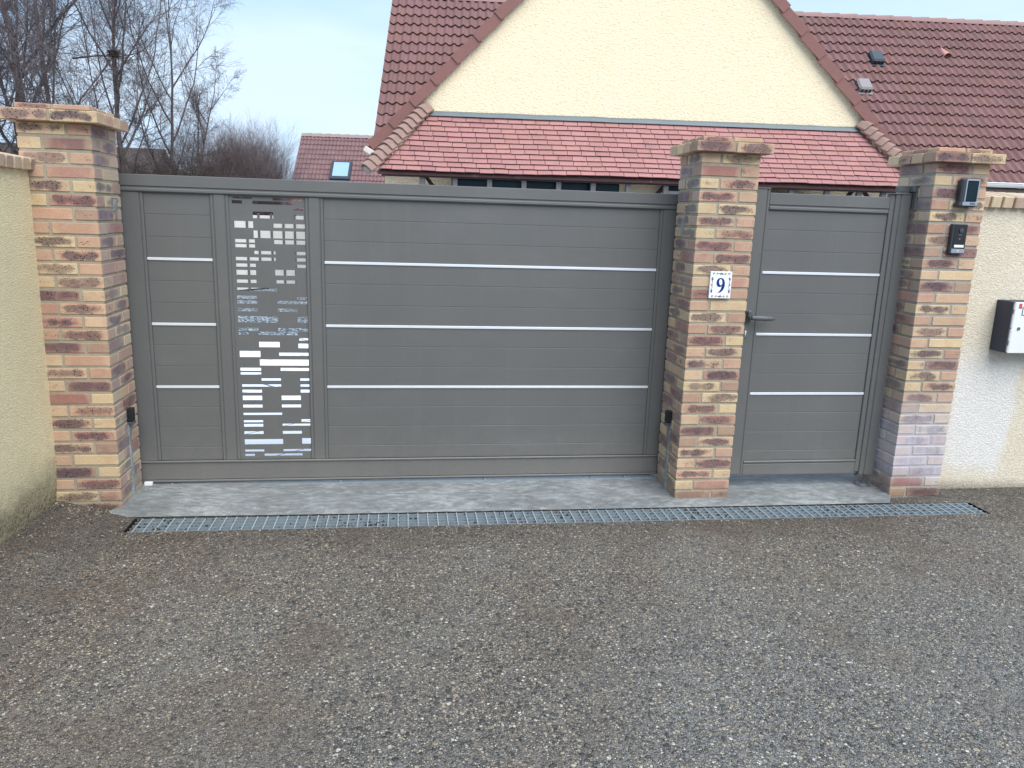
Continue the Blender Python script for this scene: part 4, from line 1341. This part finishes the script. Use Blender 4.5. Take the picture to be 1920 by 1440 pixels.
# dark roofed house among the trees
DH = empty('house', (-15.5, 30, 0), 'low dark roofed house half hidden behind the bare trees', 'house')
mb = MB(); mb.prism([(-3.2, 2.0), (3.2, 2.0), (0, 3.95)], -20.5, -11.6, 'x')
me_ = mb.build('roof', plain('dark slate', lin(74, 64, 60), .9, 0, .3, 3), DH, M=Matrix.Translation((0, 31, 0)))
mb = MB(); mb.bx(-20.2, -11.9, 28.2, 33.8, 0, 2.1); mb.build('wall', plain('grey wall', lin(128, 120, 112), .9), DH)

# white slatted screen seen through the cut-outs
SF = empty('garden_screen', (-4.6, 12.4, 0), 'white garden screen with grey posts, glimpsed through the cut-out panel', 'fence')
a = Vector((-8.2, 7.4, 0)); b_ = Vector((-2.2, 15.6, 0)); d = (b_ - a).normalized(); nn = Vector((-d.y, d.x, 0)); L = (b_ - a).length
Rz = Matrix((d, nn, Vector((0, 0, 1)))).transposed()
mb = MB(); mb.box((a + b_) / 2 + Vector((0, 0, .76)), (L / 2, .02, .74), 0, Rz); mb.build('panel', M['fence_white'], SF)
rnd = random.Random(2)
for k in range(int(L / .36) + 1):
    mb = MB(); mb.box(a + d * (k * .36 + rnd.uniform(-.06, .06)) + nn * (.045 if nn.y < 0 else -.045) + Vector((0, 0, .77)), (.016, .02, .77), .003, Rz); mb.build('post', M['wood_grey'], SF)

# ================================================================== TREES
def tubes(mb, pts, rads, n):
    mb.tube(pts, rads, n, cap=False)
class Tree:
    def __init__(s, seed): s.r = random.Random(seed); s.big = MB(); s.small = MB(); s.cnt = 0
    def branch(s, p, d, L, r, lvl, P):
        rr = s.r
        nseg = max(2, int(L / P['seg'][min(lvl, len(P['seg']) - 1)]))
        pts, rad = [p.copy()], [r]
        dd = d.copy()
        tip = r * (0.14 if lvl == 0 else 0.25) if lvl < P['lv'] else r * .5
        for i in range(nseg):
            j = P['wob'][min(lvl, len(P['wob']) - 1)]
            dd = (dd + Vector((rr.uniform(-j, j), rr.uniform(-j, j), rr.uniform(-j, j) + P['up'][min(lvl, len(P['up']) - 1)]))).normalized()
            pts.append(pts[-1] + dd * (L / nseg))
            rad.append(r + (tip - r) * (i + 1) / nseg)
        n = 8 if lvl == 0 else 5 if lvl == 1 else 3
        (s.big if lvl <= P.get('trunk_lv', 1) else s.small).tube(pts, rad, n, cap=False)
        s.cnt += 1
        if lvl >= P['lv']: return
        nb = P['nb'][lvl]
        nb = int(nb * (0.7 + 0.6 * rr.random()))
        for k in range(nb):
            t = P['start'][lvl] + (1 - P['start'][lvl]) * (k + rr.random()) / max(1, nb)
            i = min(nseg - 1, int(t * nseg)); f = t * nseg - i
            q = pts[i].lerp(pts[i + 1], min(1, f))
            ax = (pts[i + 1] - pts[i]).normalized()
            an = math.radians(rr.uniform(*P['ang'][lvl])); az = rr.uniform(0, math.tau)
            s1 = ax.cross(Vector((.3, .5, .8))).normalized(); s2 = ax.cross(s1)
            nd = ax * math.cos(an) + (s1 * math.cos(az) + s2 * math.sin(az)) * math.sin(an)
            l2 = L * P['len'][lvl] * rr.uniform(.6, 1.15) * (1 - .45 * t)
            r2 = min(rad[i] * .7, max(P['rmin'], r * P['rr'][lvl] * rr.uniform(.7, 1.1)))
            s.branch(q, nd, l2, r2, lvl + 1, P)
def plant(name, label, cat, px, dist, P, seed, L, r, lean=(0, 0), grp=None, mt='twig', nstem=1, spread=.0, part=('trunk', 'crown')):
    d = cf + cr * ((px - 960) / 1424.45) - cu * ((381 - 720) / 1424.45)
    b0 = CAM_POS + d * dist; b0.z = 0
    root = empty(name, b0, label, cat, grp)
    T = Tree(seed)
    for k in range(nstem):
        a = T.r.uniform(0, math.tau); q = spread * T.r.random()
        T.branch(b0 + Vector((math.cos(a) * q, math.sin(a) * q, 0)), Vector((lean[0] + math.cos(a) * q * .35 / max(spread, .01) * (spread > 0), lean[1] + math.sin(a) * q * .2, 1)).normalized(),
                 L * T.r.uniform(.85, 1.1) if nstem > 1 else L, r * T.r.uniform(.7, 1.1) if nstem > 1 else r, 0, P)
    T.big.build(part[0], M['bark'], root, recalc=False)
    T.small.build(part[1], M[mt], root, recalc=False)
    return root
PB = dict(lv=4, seg=[.6, .35, .25, .16, .12], wob=[.10, .20, .24, .25, .25], up=[.05, .08, .07, .05, .03], nb=[20, 11, 11, 9], start=[.15, .1, .1, .1],
          ang=[(28, 62), (25, 60), (25, 60), (25, 60)], len=[.50, .54, .52, .6], rr=[.30, .42, .5, .6], rmin=.0028)
PU = dict(lv=4, seg=[.6, .35, .25, .16, .12], wob=[.09, .17, .24, .28, .3], up=[.06, .12, .08, .04, .02], nb=[15, 11, 11, 9], start=[.12, .12, .12, .1],
          ang=[(20, 48), (25, 55), (28, 60), (30, 65)], len=[.62, .54, .52, .6], rr=[.36, .42, .5, .6], rmin=.0028)
PD = dict(lv=4, seg=[.6, .35, .2, .14, .1], wob=[.05, .16, .25, .3, .3], up=[.02, -.05, -.05, -.03, .0], nb=[22, 10, 8, 5], start=[.1, .1, .1, .1],
          ang=[(60, 100), (35, 75), (30, 70), (30, 70)], len=[.36, .42, .42, .5], rr=[.22, .4, .5, .6], rmin=.004)
PS = dict(lv=3, seg=[.3, .22, .15, .1], wob=[.10, .16, .2, .25], up=[.03, .06, .05, .04], nb=[16, 9, 6], start=[.15, .1, .1],
          ang=[(14, 38), (15, 45), (20, 50)], len=[.5, .5, .5], rr=[.5, .55, .6], rmin=.0030, trunk_lv=0)
PK = dict(lv=3, seg=[.3, .2, .14, .1], wob=[.30, .35, .35, .35], up=[.0, -.03, .0, .0], nb=[16, 12, 8], start=[.1, .1, .1],
          ang=[(30, 80), (30, 80), (30, 80)], len=[.55, .5, .5], rr=[.5, .55, .6], rmin=.0055, trunk_lv=0)
plant('bare_tree', 'thick trunked bare tree directly above the left pillar', 'tree', 66, 17, PB, 1, 9.5, .13, (.0, 0), 'bare trees beyond the gate')
plant('bare_tree', 'bare tree cut by the left edge of the photo', 'tree', -30, 18, PB, 2, 9.0, .08, (.05, 0), 'bare trees beyond the gate')
plant('bare_tree', 'slim forked bare tree just right of the thick trunk', 'tree', 150, 16, PU, 3, 8.0, .075, (-.03, 0), 'bare trees beyond the gate')
plant('bare_tree', 'bare tree rising just right of the left pillar, a nest in its boughs', 'tree', 236, 16.5, PU, 4, 6.4, .085, (.03, 0), 'bare trees beyond the gate')
plant('bare_tree', 'thin upright bare tree over the left end of the sliding gate', 'tree', 300, 18, PU, 5, 6.3, .06, (.0, 0), 'bare trees beyond the gate')
plant('bare_tree', 'bare tree spreading rightwards against the open sky', 'tree', 345, 19, PU, 6, 4.5, .05, (.16, 0), 'bare trees beyond the gate')
plant('larch', 'dense drooping dark tree at the upper left behind the yellow wall', 'tree', 15, 15, PD, 7, 8.5, .06, (0, 0), None, 'needle')
plant('larch', 'second drooping dark tree, behind the thick bare trunk', 'tree', 105, 21, PD, 17, 8.0, .06, (0, 0), None, 'needle')
plant('bush', 'rounded lilac grey bush of fine upright twigs over the gate', 'bush', 455, 19, PS, 8, 2.95, .013, (0, 0), None, 'twig_l', 170, .8, ('stem', 'twigs'))
plant('bush', 'dark tangled bramble thicket left of the rounded bush', 'bush', 355, 17, PK, 9, 2.7, .02, (0, 0), None, 'twig_b', 46, 1.5, ('stem', 'twigs'))
plant('bush', 'dark tangled thicket against the left pillar, over the gate', 'bush', 262, 16, PK, 10, 2.3, .02, (0, 0), None, 'twig_b', 22, 1.0, ('stem', 'twigs'))
plant('bush', 'low tangled bush at the left edge behind the yellow wall', 'bush', 20, 15, PK, 13, 2.6, .02, (0, 0), None, 'twig_b', 26, 1.2, ('stem', 'twigs'))
# nest
d = cf + cr * ((214 - 960) / 1424.45) - cu * ((100 - 720) / 1424.45)
nc = CAM_POS + d * 14.8
rnd = random.Random(3)
mb = MB()
for k in range(160):
    a = rnd.uniform(0, math.tau); q = rnd.uniform(.0, .12); e = rnd.uniform(-.07, .05)
    p = nc + Vector((math.cos(a) * q, math.sin(a) * q, e))
    t = a + math.pi / 2 + rnd.uniform(-.6, .6); l_ = rnd.uniform(.05, .12)
    dv = Vector((math.cos(t), math.sin(t), rnd.uniform(-.3, .3))) * l_
    mb.tube([p - dv / 2, p + dv / 2], .006, 4, cap=False)
mb.tube([nc + Vector((-.8, .1, -.12)), nc + Vector((-.3, 0, -.06)), nc + Vector((.1, 0, -.05)), nc + Vector((.45, 0, .03))], [.02, .016, .012, .008], 5)
tag(mb.build('bird_nest', M['twig_b'], recalc=False), 'dark bird nest on a bare branch left of the open sky', 'nest')

# loose grit gathered at the foot of the walls and along the drain
rnd = random.Random(31)
mb = MB()
def pebble(x, y, z, r, col_):
    R = Matrix.Rotation(rnd.uniform(0, 6.3), 3, 'Z') @ Matrix.Rotation(rnd.uniform(-.4, .4), 3, 'X')
    mb.box((x, y, z + r * .35), (r * rnd.uniform(.7, 1.2), r * rnd.uniform(.6, 1), r * rnd.uniform(.4, .7)), r * .3, R, (*col_, 1))
PC = [lin(90, 84, 78), lin(128, 120, 108), lin(160, 150, 134), lin(74, 66, 58), lin(176, 168, 156), lin(120, 100, 82), lin(60, 54, 48), lin(70, 62, 54), lin(84, 74, 62)]
for k in range(1500):
    u = rnd.random()
    if u < .45:
        y = rnd.uniform(-3.2, .0); x = -3.42 + abs(rnd.gauss(0, .10)); z = zg(x, y)
    elif u < .62:
        x = rnd.uniform(-3.44, -3.1); y = -abs(rnd.gauss(0, .05)) - .004; z = zg(x, y)
    elif u < .85:
        x = rnd.uniform(DX0 - .1, DX1 + .1); y = DY1 + dy(x) - .004 - abs(rnd.gauss(0, .03)); z = zg(x, y)
    else:
        x = rnd.uniform(1.75, 4.0); y = .09 - abs(rnd.gauss(0, .07)); z = zg(x, y)
    pebble(x, y, z, rnd.uniform(.0015, .0042), rnd.choice(PC))
for k in range(420):
    x = rnd.choice((-2.9, -1.9, -.82, .12, 1.1)) + rnd.gauss(0, .22); x = max(DX0 + .03, min(DX1 - .03, x))
    y = rnd.uniform(DY1 + .012, DY0 - .012) + dy(x)
    pebble(x, y, -.008 + rnd.uniform(0, .007), rnd.uniform(.003, .007), rnd.choice([lin(58, 50, 42), lin(84, 70, 54), lin(46, 42, 38), lin(104, 92, 78)]))
m_, t_m, b_m = newmat('loose grit')
g_m = G(t_m); g_m.put(b_m.inputs['Base Color'], g_m.attr('col').outputs['Color']); b_m.inputs['Roughness'].default_value = .9
tag(mb.build('grit', m_, recalc=False), 'loose grit at the foot of the walls and beside the drain', 'grit', kind='stuff')
import builtins
print('objects', len(bpy.data.objects), 'faces', sum(len(o.data.polygons) for o in bpy.data.objects if o.type == 'MESH'))
